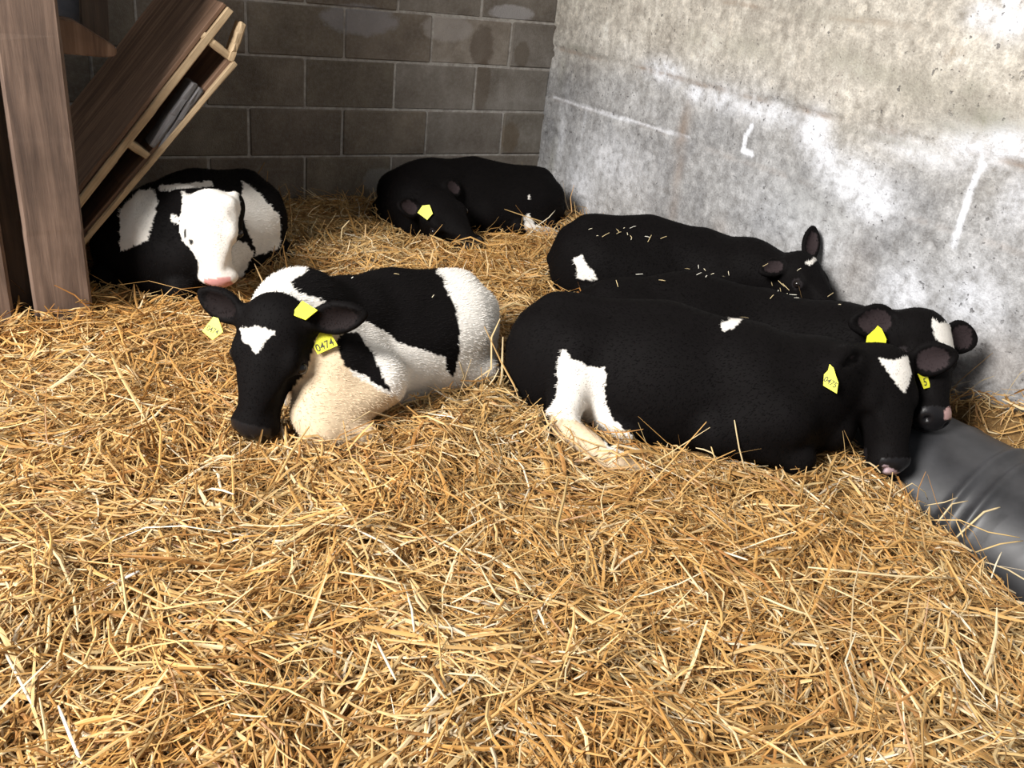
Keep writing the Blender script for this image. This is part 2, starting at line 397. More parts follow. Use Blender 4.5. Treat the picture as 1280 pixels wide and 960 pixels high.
    C = np.stack([white.ravel(), brown_tint.ravel(), moss.ravel(), alpha.ravel()], 1); C = np.concatenate([C, np.zeros((4, 4))])
    set_col(me, 'Stain', C)
    o = bpy.data.objects.new('wall_right', me); COL.objects.link(o); struct(o)
build_concrete()

# ------------------------------------------------------------------ slabs added out of view to shade the back of the pen
def slab(name, x0, x1, y0, y1, z0, z1, mat):
    return struct(mesh_obj(name, [(x0, y0, z0), (x1, y0, z0), (x1, y1, z0), (x0, y1, z0), (x0, y0, z1), (x1, y0, z1), (x1, y1, z1), (x0, y1, z1)],
                   [(0, 3, 2, 1), (4, 5, 6, 7), (0, 1, 5, 4), (1, 2, 6, 5), (2, 3, 7, 6), (3, 0, 4, 7)], mat))
slab('shade_partition', -3.6, -1.765, -1.105, -1.07, -0.4, 2.3, MAT_DARKWOOD)  # added boarding beside the posts, keeps the key light off the back-left
slab('shade_ceiling', -3.6, 1.0, -2.6, 0.25, 3.3, 3.4, MAT_DARKWOOD)  # unseen slab added overhead, shades the far part of the pen

# ------------------------------------------------------------------ timber on the left
def unp(o, p0, p1): pass
def board(name, a, b, wid, thk, side, mat, label, cat, group=None, **kw):
    o = oriented_box(name, a, b, wid, thk, side, mat, None, **kw); tag(o, label, cat, group); return o
board('timber_post', (-1.822, -1.16, -0.25), (-1.822, -1.16, 2.25), 0.165, 0.09, (1, 0, 0), MAT_POST,
      'thick weathered brown timber post right beside the leaning hay rack', 'post', bev=0.008, cuts=8)
pL = atz(0, 412, 0.0)
board('timber_post', (-2.045, -1.15, -0.25), (-2.045, -1.15, 2.25), 0.17, 0.09, (1, 0, 0), MAT_POST,
      'brown timber post across a narrow dark gap from the thick post beside the rack', 'post', bev=0.008, cuts=8, seed=5)
# hay rack: sloping double-skinned rack whose open end faces the pen
YN = -0.98
A0 = ony(60, 292, YN); A1 = ony(283, 6, YN)
B0 = ony(70, 338, YN); B1 = ony(292, 76, YN); B2 = ony(305, 30, YN)
rack = empty('hay_rack', (A0[0], YN, 0.0))
tag(rack, 'sloping double-skinned wooden hay rack of stained boards leaning above the white-faced calf', 'hay rack')
def rackboard(name, a, b, wid, thk, side, mat, **kw):
    o = oriented_box(name, a, b, wid, thk, side, mat, None, **kw)
    mw = o.matrix_world.copy(); o.parent = rack; o.matrix_parent_inverse = Matrix.Translation(-Vector(rack.location)); return o
dA = unit(A1-A0); nA = np.array([dA[2], 0, -dA[0]])   # normal in the XZ plane, pointing down right
far = np.array([0, 0.96, 0])
yc = np.array([0, 0.45, 0])
A0x = A0-dA*0.5; A1x = A1+dA*0.0
rackboard('panel', A0x+yc+nA*-0.003, A1x+yc+nA*-0.003, 0.88, 0.014, (0, 1, 0), MAT_PANEL, cuts=6, bev=0.002, jit=0.001)
rackboard('top_rail', A0x+nA*0.018+np.array([0, .02, 0]), A1x+nA*0.018+np.array([0, .02, 0]), 0.045, 0.024, (0, 1, 0), MAT_PALE, cuts=6, bev=0.003)
dB = unit(B1-B0); nB = np.array([dB[2], 0, -dB[0]])
B0x = B0-dB*0.4
rackboard('lower_panel', B0x+yc-nB*0.006, B1+yc-nB*0.006, 0.88, 0.016, (0, 1, 0), MAT_PANEL, cuts=6, bev=0.002, seed=3)
rackboard('lower_rail', B0x+nB*0.008+np.array([0, .02, 0]), B1+nB*0.008+np.array([0, .02, 0]), 0.05, 0.018, (0, 1, 0), MAT_PALE, cuts=6, bev=0.003, seed=4)
rackboard('splintered_end', B1-dB*0.01+np.array([0, .03, 0])-nB*.004, B2+np.array([0, .03, 0])-nB*.004, 0.07, 0.022, (0, 1, 0), MAT_PALE, cuts=3, bev=0.004, jit=0.003, seed=6)
for px0, px1 in (((254, 44), (289, 72)), ((156, 176), (186, 196))):
    p = ony(*px0, YN); q = ony(*px1, YN)
    rackboard('spacer', p+np.array([0, .035, 0]), q+np.array([0, .035, 0]), 0.07, 0.026, (0, 1, 0), MAT_PALE, cuts=2, seed=8)
g0 = ony(190, 183, YN+0.05); g1 = ony(243, 104, YN+0.05)
for k, off in enumerate((-0.010, 0.013)):
    o = board('wood_slab', g0+nA*off+dA*0.01*k, g1+nA*off, 0.10, 0.021, (0, 1, 0), MAT_GREYWOOD,
          ('grey split wood slab wedged between the rack rails, upper of two' if k == 0 else 'grey split wood slab wedged in the hay rack, lower of two'), 'wood slab', bev=0.005, jit=0.003, cuts=3, seed=20+k)
# bits behind the post at the top
YB = -0.9
wpts = [(60, 20), (92, 26), (112, 38), (134, 52), (146, 60), (146, 70), (132, 72), (60, 66)]
def prism_px(name, pts, y, depth, mat, bev=0.003):
    fr = [ony(a, b_, y) for a, b_ in pts]; n = len(fr)
    V = fr+[p+np.array([0, depth, 0]) for p in fr]
    Fc = [tuple(range(n))[::-1], tuple(range(n, 2*n))]+[(i, (i+1) % n, n+(i+1) % n, n+i) for i in range(n)]
    o = mesh_obj(name, V, Fc, mat)
    bm = bmesh.new(); bm.from_mesh(o.data); bmesh.ops.recalc_face_normals(bm, faces=bm.faces)
    bmesh.ops.bevel(bm, geom=list(bm.edges), offset=bev, segments=2, affect='EDGES', clamp_overlap=True); bm.to_mesh(o.data); bm.free()
    c = np.mean(fr, 0); o.data.transform(Matrix.Translation(-Vector(c))); o.location = c
    return o
tag(prism_px('timber_bracket', wpts, YB-0.12, 0.09, MAT_DARKWOOD if False else MAT_PANEL, 0.004), 'rough tapered timber bracket end poking out behind the post', 'bracket')
tag(prism_px('upright_board', [(99, -90), (131, -90), (137, 52), (101, 52)], YB+0.02, 0.03, MAT_DARKWOOD), 'dark upright board above the rough timber bracket', 'board')
tag(prism_px('metal_sheet', [(55, -90), (101, -90), (102, 30), (60, 30)], YB+0.10, 0.012, MAT_STEEL), 'small strip of grey metal sheet behind the timber post', 'metal sheet')

# ------------------------------------------------------------------ drum
def build_drum():
    cx, cz, r = 0.385, -0.155, 0.265; y0, y1 = -3.75, -2.66
    prof = []
    def rad(y):
        rr = r
        for yc_ in (-3.05, -3.11): rr += 0.011*math.exp(-((y-yc_)/0.014)**2)
        rr += 0.012*math.exp(-((y-(-2.9))/0.02)**2)*0.35
        e = min(y-y0, y1-y); rr -= 0.03*max(0, 1-e/0.03)**2
        return rr
    ys = np.unique(np.round(np.concatenate([np.linspace(y0, y1, 70), np.linspace(-3.17, -3.0, 40)]), 4))
    nseg = 72; V = []; Fc = []
    for y in ys:
        for k in range(nseg):
            a = 2*math.pi*k/nseg; rr = rad(y)*(1+0.008*math.sin(3*a+y*4)); V.append((rr*math.cos(a), y-(y0+y1)/2, rr*math.sin(a)))
    for i in range(len(ys)-1):
        for k in range(nseg):
            a, b_ = i*nseg+k, i*nseg+(k+1) % nseg; Fc.append((a, a+nseg, b_+nseg, b_))
    for base, y, rev in ((0, y0+0.02, False), ((len(ys)-1)*nseg, y1-0.02, True)):
        s = len(V)
        for k in range(nseg):
            a = 2*math.pi*k/nseg; V.append((r*.86*math.cos(a), y-(y0+y1)/2, r*.86*math.sin(a)))
        for k in range(nseg):
            q = (base+k, base+(k+1) % nseg, s+(k+1) % nseg, s+k); Fc.append(q if not rev else q[::-1])
        Fc.append(tuple(range(s, s+nseg)) if rev else tuple(range(s, s+nseg))[::-1])
    o = mesh_obj('plastic_drum', V, Fc, MAT_DRUM, smooth=True)
    o.location = (cx, (y0+y1)/2, cz); o.rotation_euler = (0, 0, math.radians(2.5))
    tag(o, 'dark grey ribbed plastic drum lying half buried in straw against the concrete wall', 'drum')
    return (cx, cz, r, y0, y1)
DRUM = build_drum()

# ------------------------------------------------------------------ calves: one signed distance field each
STEP = 0.0065
class SDF:
    def __init__(s, lo, hi):
        s.lo = np.asarray(lo, float); s.n = np.ceil((np.asarray(hi)-s.lo)/STEP).astype(int)+1
        s.ax = [s.lo[i]+STEP*np.arange(s.n[i]) for i in range(3)]
        s.d = {g: np.full(s.n, 1.0, np.float32) for g in ('body', 'head')}
        s.cut = []
    def _slice(s, lo, hi):
        a = np.maximum(np.floor((np.asarray(lo)-s.lo)/STEP).astype(int), 0); b = np.minimum(np.ceil((np.asarray(hi)-s.lo)/STEP).astype(int)+1, s.n)
        if np.any(b <= a): return None
        return tuple(slice(int(x), int(y)) for x, y in zip(a, b))
    def _pts(s, sl):
        return [s.ax[i][sl[i]].reshape([-1 if j == i else 1 for j in range(3)]).astype(np.float32) for i in range(3)]
    def _apply(s, g, sl, d, k, sub):
        a = s.d[g][sl]
        if sub:
            d = -d; h = np.maximum(k-np.abs(a-d), 0)/k; s.d[g][sl] = np.maximum(a, d)+h*h*k*0.25
        else:
            h = np.maximum(k-np.abs(a-d), 0)/k; s.d[g][sl] = np.minimum(a, d)-h*h*k*0.25
    def cone(s, a, b, ra, rb, k=0.03, g='body', sub=False):
        a = np.asarray(a, float); b = np.asarray(b, float); R = max(ra, rb)+max(k, 0.03)+0.02
        sl = s._slice(np.minimum(a, b)-R, np.maximum(a, b)+R)
        if sl is None: return
        x, y, z = s._pts(sl); v = b-a; L = max(v@v, 1e-9)
        px, py, pz = x-a[0], y-a[1], z-a[2]
        t = np.clip((px*v[0]+py*v[1]+pz*v[2])/L, 0, 1)
        d = np.sqrt((px-t*v[0])**2+(py-t*v[1])**2+(pz-t*v[2])**2)-(ra+(rb-ra)*t)
        s._apply(g, sl, d.astype(np.float32), k, sub)
    def ell(s, c, axes, r, k=0.03, g='body', sub=False):
        c = np.asarray(c, float); r = np.asarray(r, float); A = np.array([unit(v) for v in axes])
        R = max(r)+max(k, 0.03)+0.02
        sl = s._slice(c-R, c+R)
        if sl is None: return
        x, y, z = s._pts(sl); q = [(A[i][0]*(x-c[0])+A[i][1]*(y-c[1])+A[i][2]*(z-c[2])) for i in range(3)]
        k0 = np.sqrt(sum((q[i]/r[i])**2 for i in range(3)))+1e-6; k1 = np.sqrt(sum((q[i]/r[i]**2)**2 for i in range(3)))+1e-6
        d = k0*(k0-1)/k1
        s._apply(g, sl, d.astype(np.float32), k, sub)
    def final(s, k=0.03):
        a, b = s.d['body'], s.d['head']; h = np.maximum(k-np.abs(a-b), 0)/k
        s.f = np.minimum(a, b)-h*h*k*0.25; return s.f
    def sample(s, P, arr=None):
        arr = s.f if arr is None else arr
        q = (np.asarray(P)-s.lo)/STEP; i0 = np.floor(q).astype(int)
        inside = np.all((i0 >= 0) & (i0 < s.n-1), axis=1)
        i0c = np.clip(i0, 0, s.n-2); f = np.clip(q-i0c, 0, 1); r = 0
        for a in (0, 1):
            for b in (0, 1):
                for c in (0, 1):
                    wgt = (f[:, 0] if a else 1-f[:, 0])*(f[:, 1] if b else 1-f[:, 1])*(f[:, 2] if c else 1-f[:, 2])
                    r = r+wgt*arr[i0c[:, 0]+a, i0c[:, 1]+b, i0c[:, 2]+c]
        return np.where(inside, r, 1.0)
    def grad(s, P):
        e = STEP; g = np.stack([s.sample(P+np.eye(3)[i]*e)-s.sample(P-np.eye(3)[i]*e) for i in range(3)], 1)
        return g/(np.linalg.norm(g, axis=1, keepdims=True)+1e-9)

def surface_nets(f, lo):
    n = f.shape; ins = f < 0
    nx, ny, nz = n[0]-1, n[1]-1, n[2]-1
    cnt = np.zeros((nx, ny, nz), np.int16); acc = np.zeros((nx, ny, nz, 3), np.float32)
    corner = [(a, b, c) for a in (0, 1) for b in (0, 1) for c in (0, 1)]
    for ci in corner:
        for axis in range(3):
            if ci[axis]: continue
            cj = list(ci); cj[axis] = 1
            A = f[ci[0]:ci[0]+nx, ci[1]:ci[1]+ny, ci[2]:ci[2]+nz]; B = f[cj[0]:cj[0]+nx, cj[1]:cj[1]+ny, cj[2]:cj[2]+nz]
            m = (A < 0) != (B < 0)
            t = A[m]/(A[m]-B[m]); off = np.tile(np.array(ci, np.float32), (len(t), 1)); off[:, axis] += t
            acc[m] += off; cnt[m] += 1
    act = cnt > 0; idx = np.full(act.shape, -1, np.int64); idx[act] = np.arange(act.sum())
    c = np.argwhere(act); V = (c+acc[act]/cnt[act][:, None])*STEP+lo
    quads = []
    for axis in range(3):
        u, v = (axis+1) % 3, (axis+2) % 3
        sa = [slice(1, n[i]-1) for i in range(3)]; sa[axis] = slice(0, n[axis]-1)
        sb = list(sa); sb[axis] = slice(1, n[axis])
        A, B = ins[tuple(sa)], ins[tuple(sb)]
        for flip, m in ((False, A & ~B), (True, ~A & B)):
            p = np.argwhere(m); p = p+np.array([1 if i != axis else 0 for i in range(3)])
            du = np.zeros(3, int); du[u] = 1; dv = np.zeros(3, int); dv[v] = 1
            q = [idx[tuple((p-o).T)] for o in (du+dv, dv, np.zeros(3, int), du)]
            q = np.stack(q if not flip else q[::-1], 1); quads.append(q)
    Q = np.concatenate(quads); Q = Q[np.all(Q >= 0, axis=1)]
    return V, Q

def inpoly(px, py, poly):
    r = np.zeros(len(px), bool); n = len(poly)
    for i in range(n):
        x0, y0 = poly[i]; x1, y1 = poly[(i+1) % n]
        c = ((y0 > py) != (y1 > py)) & (px < (x1-x0)*(py-y0)/((y1-y0) if y1 != y0 else 1e-9)+x0)
        r ^= c
    return r

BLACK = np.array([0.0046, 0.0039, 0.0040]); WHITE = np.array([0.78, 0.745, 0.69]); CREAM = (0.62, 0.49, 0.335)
CALVES = []
def calf(key, label, pel, mid, che, r, neck, poll, muz, nup, earA, earB, paint, base='black', headcol='black', extra=(), legs=True,
         nosecol=(0.009, 0.008, 0.009), L=None, earlen=0.50, skiplegs=(), hooves=(), headpaint=(), inner=(0.055, 0.040, 0.042), earw=0.15, wide=1.16):
    pel, mid, che, poll, muz = [np.asarray(v, float) for v in (pel, mid, che, poll, muz)]
    pts = np.array([pel, mid, che, poll, muz]+[np.asarray(e[0]) for e in extra]+[np.asarray(e[1]) for e in extra])
    lo = pts.min(0)-0.36; hi = pts.max(0)+0.36; lo[2] = -0.12; hi[2] = max(pts[:, 2].max()+0.27, 0.5)
    S = SDF(lo, hi); Z = np.array([0, 0, 1.0])
    t0 = unit((mid-pel)*[1, 1, 0]); t2 = unit((che-mid)*[1, 1, 0]); tm = unit(t0+t2)
    s0, s2, sm = np.cross(Z, t0), np.cross(Z, t2), np.cross(Z, tm)
    r0, r1, r2 = r
    # barrel
    S.cone(pel, mid, r0, r1, 0.06); S.cone(mid, che, r1, r2, 0.06)
    S.ell(pel-t0*0.03+Z*0.0, (t0, s0, Z), (0.16, r0*0.97, r0*1.0), 0.05)
    S.ell(mid-Z*0.03, (tm, sm, Z), (0.30, r1*1.12, r1*0.95), 0.06)
    # spine ridge, hips, tail head
    S.cone(pel+Z*(r0-0.03)-t0*0.07, mid+Z*(r1-0.035), 0.035, 0.035, 0.05); S.cone(mid+Z*(r1-0.035), che+Z*(r2-0.02)-t2*0.02, 0.035, 0.045, 0.05)
    for sd in (1, -1):
        S.cone(pel+t0*0.09+s0*sd*0.10+Z*(r0*0.62), pel+t0*0.04+s0*sd*0.08+Z*(r0*0.6), 0.035, 0.04, 0.05)
        S.cone(pel-t0*0.13+s0*sd*0.06+Z*(r0*0.45), pel-t0*0.05+s0*sd*0.07+Z*(r0*0.55), 0.03, 0.04, 0.05)
    S.cone(pel-t0*0.15+Z*(r0*0.5), pel-t0*0.19+s0*0.02+Z*0.0, 0.022, 0.016, 0.03); S.cone(pel-t0*0.19+s0*0.02, pel-t0*0.14+s0*0.12-Z*(pel[2]-0.03), 0.016, 0.012, 0.02)
    # thighs and folded hind legs
    for sd in (1, -1):
        if ('h', sd) in skiplegs: continue
        hip = pel+s0*sd*(r0*0.55)+Z*0.03; st = pel+t0*0.24+s0*sd*(r0*0.98); st[2] = 0.10
        hk = pel-t0*0.06+s0*sd*(r0*1.12); hk[2] = 0.045
        S.cone(hip, st, r0*0.62, 0.075, 0.06)
        S.ell((hip*0.55+st*0.45)-Z*0.02, (unit(st-hip), s0, np.cross(unit(st-hip), s0)), (0.17, 0.085, 0.12), 0.05)
        S.cone(st, hk, 0.065, 0.036, 0.04)
        ft = pel+t0*0.24+s0*sd*(r0*1.2); ft[2] = 0.03
        S.cone(hk, ft, 0.034, 0.026, 0.02); S.cone(ft, ft+t0*0.07-Z*0.01, 0.03, 0.027, 0.015)
    # shoulders and folded forelegs
    for sd in (1, -1):
        if ('f', sd) in skiplegs: continue
        wi = che-t2*0.06+s2*sd*0.06+Z*(r2*0.72); ps = che+t2*0.10+s2*sd*(r2*0.62); ps[2] = 0.15
        el = che-t2*0.05+s2*sd*(r2*0.95); el[2] = 0.085
        S.cone(wi, ps, 0.055, 0.085, 0.06); S.cone(ps, el, 0.085, 0.055, 0.05)
        kn = che+t2*0.17+s2*sd*(r2*0.75); kn[2] = 0.06
        S.cone(el, kn, 0.052, 0.040, 0.03); S.ell(kn, (t2, s2, Z), (0.045, 0.042, 0.042), 0.02)
        fo = che+t2*0.02+s2*sd*(r2*0.55); fo[2] = 0.02
        S.cone(kn-Z*0.015, fo, 0.03, 0.026, 0.02)
    # brisket
    S.ell(che+t2*0.08-Z*0.02, (t2, s2, Z), (0.13, r2*0.72, r2*0.85), 0.06)
    # neck
    a = unit(muz-poll); Lh = np.linalg.norm(muz-poll) if L is None else L
    n = np.asarray(nup, float); n = unit(n-(n@a)*a); l = np.cross(n, a)
    nk = [che+t2*0.03+Z*(r2*0.30)]+[np.asarray(p[:3], float) for p in neck]+[poll+a*0.06*1.0-n*Lh*0.30]
    nr = [r2*0.80]+[p[3] for p in neck]+[Lh*0.27]
    for i in range(len(nk)-1): S.cone(nk[i], nk[i+1], nr[i], nr[i+1], 0.05)
    for e in extra: S.cone(e[0], e[1], e[2], e[3], e[4] if len(e) > 4 else 0.02)
    # head
    LW = wide; H = lambda ua, un, ul: poll+Lh*(ua*a+un*n+ul*LW*l)
    ax = (a, l, n); g = 'head'
    S.ell(H(0.20, -0.17, 0), ax, np.array((0.25, 0.265*wide/1.16, 0.20))*Lh, 0.03, g)
    S.ell(H(0.08, -0.08, 0), ax, np.array((0.10, 0.17*wide/1.16, 0.085))*Lh, 0.03, g)              # poll
    S.cone(H(0.22, -0.17, 0.0), H(0.84, -0.17, 0), 0.20*Lh, 0.135*Lh, 0.03, g)
    S.ell(H(0.40, -0.055, 0), ax, np.array((0.30, 0.19*wide/1.16, 0.06))*Lh, 0.035, g)               # forehead / nose bridge
    S.cone(H(0.45, -0.075, 0), H(0.82, -0.11, 0), 0.07*Lh, 0.085*Lh, 0.035, g)
    S.ell(H(0.885, -0.16, 0), ax, np.array((0.115, 0.178*wide/1.16, 0.14))*Lh, 0.02, g)               # muzzle
    S.ell(H(0.86, -0.27, 0), ax, np.array((0.11, 0.12*wide/1.16, 0.07))*Lh, 0.015, g)                 # chin
    S.cone(H(0.28, -0.36, 0), H(0.80, -0.27, 0), 0.13*Lh, 0.085*Lh, 0.03, g)                # jaw
    for sd in (1, -1):
        S.ell(H(0.33, -0.26, sd*0.12), ax, np.array((0.20, 0.11*wide/1.16, 0.17))*Lh, 0.025, g)      # cheek
        S.ell(H(0.37, -0.085, sd*0.165), ax, np.array((0.11, 0.065*wide/1.16, 0.075))*Lh, 0.02, g)    # brow
        S.ell(H(0.415, -0.135, sd*0.235), ax, np.array((0.055, 0.035*wide/1.16, 0.035))*Lh, 0.012, g, True)
        S.ell(H(0.415, -0.14, sd*0.205), ax, np.array((0.05, 0.040*wide/1.16, 0.04))*Lh, 0.006, g)
        S.ell(H(0.975, -0.10, sd*0.088), (unit(a+0.3*l*sd), unit(l*sd-0.3*a), n), np.array((0.05, 0.022, 0.034))*Lh, 0.006, g, True)   # nostril
        S.cone(H(0.995, -0.225, sd*0.02), H(0.80, -0.235, sd*0.155), 0.010*Lh, 0.010*Lh, 0.008, g, True)                              # mouth line
    # ears
    ears = []
    for e in (earA, earB):
        sd, dirv, face = e[0], unit(e[1]), np.asarray(e[2], float); ln = (e[3] if len(e) > 3 else earlen)*Lh
        b0 = H(e[4] if len(e) > 4 else 0.09, -0.13, sd*0.17); tip = b0+dirv*ln; face = unit(face-(face@dirv)*dirv); wv = np.cross(dirv, face)
        S.cone(b0, b0+dirv*ln*0.30, 0.075*Lh, 0.065*Lh, 0.02, g)
        c = b0+dirv*ln*0.58
        S.ell(b0+dirv*ln*0.48, (dirv, wv, face), (ln*0.36, earw*Lh, 0.05*Lh), 0.015, g)
        S.ell(b0+dirv*ln*0.70, (dirv, wv, face), (ln*0.32, earw*0.60*Lh, 0.04*Lh), 0.03, g)
        S.ell(b0+dirv*ln*0.50+face*0.048*Lh, (dirv, wv, face), (ln*0.30, earw*0.72*Lh, 0.045*Lh), 0.010, g, True)
        S.ell(b0+dirv*ln*0.68+face*0.040*Lh, (dirv, wv, face), (ln*0.24, earw*0.40*Lh, 0.034*Lh), 0.012, g, True)
        ears.append((c, dirv, wv, face, ln))
    S.final(0.035)
    V, Q = surface_nets(S.f, S.lo)
    dh = S.sample(V, S.d['head']); db = S.sample(V, S.d['body'])
    ishead = dh < db
    # paint
    px, py = proj(V)
    jx = 5.0*(fbm(V[:, 0]*60, V[:, 1]*60, V[:, 2]*60, 5, 2)-0.37); jy = 5.0*(fbm(V[:, 0]*60, V[:, 1]*60, V[:, 2]*60, 91, 2)-0.37)
    C = np.tile(BLACK if base == 'black' else WHITE, (len(V), 1)); C[ishead] = BLACK if headcol == 'black' else WHITE
    isear = np.zeros(len(V), bool)
    for c, dv, wv, fc, ln in ears:
        q = V-c; isear |= ishead & (q@dv > -ln*0.42) & (np.abs(q@wv) < earw*1.15*Lh) & (np.abs(q@fc) < 0.10*Lh)
    lf = 7.0*(fbm(V[:, 0]*22, V[:, 1]*22, V[:, 2]*22, 15, 2)-0.37); jx = jx+np.where(ishead, 0, lf); jy = jy-np.where(ishead, 0, lf*0.8)
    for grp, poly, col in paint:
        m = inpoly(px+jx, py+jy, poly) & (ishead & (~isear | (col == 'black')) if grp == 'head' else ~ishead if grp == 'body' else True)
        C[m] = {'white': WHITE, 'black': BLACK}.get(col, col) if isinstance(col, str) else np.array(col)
    R = np.ones(len(V))
    rel = V-poll; ua, un, ul = rel@a/Lh, rel@n/Lh, rel@l/Lh
    nz = ishead & (ua > 0.875) & (un > -0.235) & (np.abs(ul) < 0.15) & (dh < 0.01)
    C[nz] = nosecol; R[nz] = 0.5
    lip = ishead & (ua > 0.78) & (un < -0.245)
    if headcol == 'black': C[lip] = C[lip]*0+np.array([0.014, 0.012, 0.013])
    if headcol == 'black':
        for sd in (1, -1):
            de = np.linalg.norm((V-H(0.415, -0.14, sd*0.214)), axis=1); m = ishead & (de < 0.066*Lh); C[m] = np.array([0.020, 0.017, 0.018])
    for c, dv, wv, fc, ln in ears:
        q = V-c; m = ishead & ((((q@dv)+ln*0.04)/(ln*0.30))**2+((q@wv)/(earw*0.66*Lh))**2 < 1+0.5*(fbm(V[:, 0]*90, V[:, 1]*90, V[:, 2]*90, 3, 2)-0.4)) & (q@fc < 0.035*Lh) & (q@fc > -0.04*Lh)
        gr = S.grad(V[m]); mm = np.where(m)[0][(gr@fc) > 0.35]
        C[mm] = np.array(inner)*0.6+C[mm]*0.4
    for grp, poly, col in headpaint:
        m = inpoly(px+jx*.4, py+jy*.4, poly) & ishead; C[m] = np.array(col)
    C = C*(0.9+0.25*fbm(V[:, 0]*30, V[:, 1]*30, V[:, 2]*30, 13, 3))[:, None]
    org = np.array([*(pel*0.5+che*0.5)[:2], 0.0])
    me = fast_mesh('calf', V-org, Q, MAT_HIDE, True, 4)
    set_col(me, 'Col', np.concatenate([C, R[:, None]], 1))
    o = bpy.data.objects.new('calf', me); COL.objects.link(o); o.location = org
    tag(o, label, 'calf', 'calves resting in the straw pen')
    # eyes
    for sd in (1, -1):
        c = H(0.415, -0.138, sd*0.214)
        bm = bmesh.new(); bmesh.ops.create_uvsphere(bm, u_segments=16, v_segments=10, radius=0.046*Lh)
        em = bpy.data.meshes.new('eye'); bm.to_mesh(em); bm.free(); em.materials.append(MAT_EYE)
        em.polygons.foreach_set('use_smooth', [True]*len(em.polygons))
        eo = bpy.data.objects.new('eye', em); COL.objects.link(eo); eo.parent = o; eo.location = c-org
    # fur
    rg = np.random.default_rng(len(CALVES)+3)
    tri = V[Q]; area_ = np.linalg.norm(np.cross(tri[:, 2]-tri[:, 0], tri[:, 3]-tri[:, 1]), axis=1)
    cz = tri[:, :, 2].mean(1); area_[cz < -0.02] = 0
    hm = ishead[Q[:, 0]]; area_[nz[Q[:, 0]]] = 0
    NH = 26000
    fi = rg.choice(len(Q), NH, p=area_/area_.sum()); uv = rg.random((NH, 2))
    q4 = tri[fi]; P = ((1-uv[:, :1])*(1-uv[:, 1:])*q4[:, 0]+uv[:, :1]*(1-uv[:, 1:])*q4[:, 1]+uv[:, :1]*uv[:, 1:]*q4[:, 2]+(1-uv[:, :1])*uv[:, 1:]*q4[:, 3])
    nn = S.grad(P); cl = C[Q[fi, 0]]; hd = hm[fi]
    flow = np.where(hd[:, None], -a, -tm+np.array([0, 0, -0.6]))+rg.normal(0, 0.28, (NH, 3))
    flow -= (flow*nn).sum(1, keepdims=True)*nn; flow /= np.linalg.norm(flow, axis=1, keepdims=True)+1e-9
    hl = np.where(hd, 0.007, 0.011)*rg.uniform(0.6, 1.3, NH)
    tipv = P+(flow*0.86+nn*0.42)*hl[:, None]; sd_ = np.cross(flow, nn)*(0.0009*rg.uniform(0.7, 1.4, NH))[:, None]
    HV = np.stack([P-nn*0.001-sd_, P-nn*0.001+sd_, tipv], 1).reshape(-1, 3)-org
    fm = fast_mesh('fur', HV, np.arange(NH*3).reshape(-1, 3), MAT_FUR, False, 3)
    hc = cl*rg.uniform(0.86, 1.12, (NH, 1)); set_col(fm, 'Col', np.repeat(np.concatenate([hc, np.ones((NH, 1))], 1), 3, 0))
    fo_ = bpy.data.objects.new('fur', fm); COL.objects.link(fo_); fo_.parent = o; fo_['kind'] = 'stuff'
    CALVES.append(dict(o=o, S=S, org=org, H=H, a=a, n=n, l=l, Lh=Lh, poll=poll, ears=ears, key=key))
    return CALVES[-1]

# front calf, white with a black saddle
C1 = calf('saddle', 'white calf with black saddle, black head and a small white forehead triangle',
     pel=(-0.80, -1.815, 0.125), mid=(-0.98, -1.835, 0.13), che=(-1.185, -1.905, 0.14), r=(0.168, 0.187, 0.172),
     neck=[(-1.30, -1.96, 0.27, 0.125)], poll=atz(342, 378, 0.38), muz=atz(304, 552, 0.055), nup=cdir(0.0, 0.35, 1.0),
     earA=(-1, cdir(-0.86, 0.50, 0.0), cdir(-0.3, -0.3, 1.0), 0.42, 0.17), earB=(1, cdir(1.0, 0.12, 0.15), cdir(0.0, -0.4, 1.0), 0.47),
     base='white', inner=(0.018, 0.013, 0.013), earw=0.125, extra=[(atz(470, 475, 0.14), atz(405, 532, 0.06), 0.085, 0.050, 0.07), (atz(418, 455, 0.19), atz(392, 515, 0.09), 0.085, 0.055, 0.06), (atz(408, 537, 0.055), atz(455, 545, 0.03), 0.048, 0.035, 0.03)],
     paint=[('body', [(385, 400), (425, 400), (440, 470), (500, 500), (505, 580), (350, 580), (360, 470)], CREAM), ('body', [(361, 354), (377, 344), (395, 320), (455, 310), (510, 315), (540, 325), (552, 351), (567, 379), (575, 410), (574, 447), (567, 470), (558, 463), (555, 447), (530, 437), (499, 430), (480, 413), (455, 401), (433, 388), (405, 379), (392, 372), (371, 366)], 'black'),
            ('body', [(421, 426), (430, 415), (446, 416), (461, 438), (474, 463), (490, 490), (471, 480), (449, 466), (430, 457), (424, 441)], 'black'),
            ('head', [(300, 411), (321, 408), (346, 415), (330, 427), (321, 444), (313, 432), (303, 426)], 'white')])
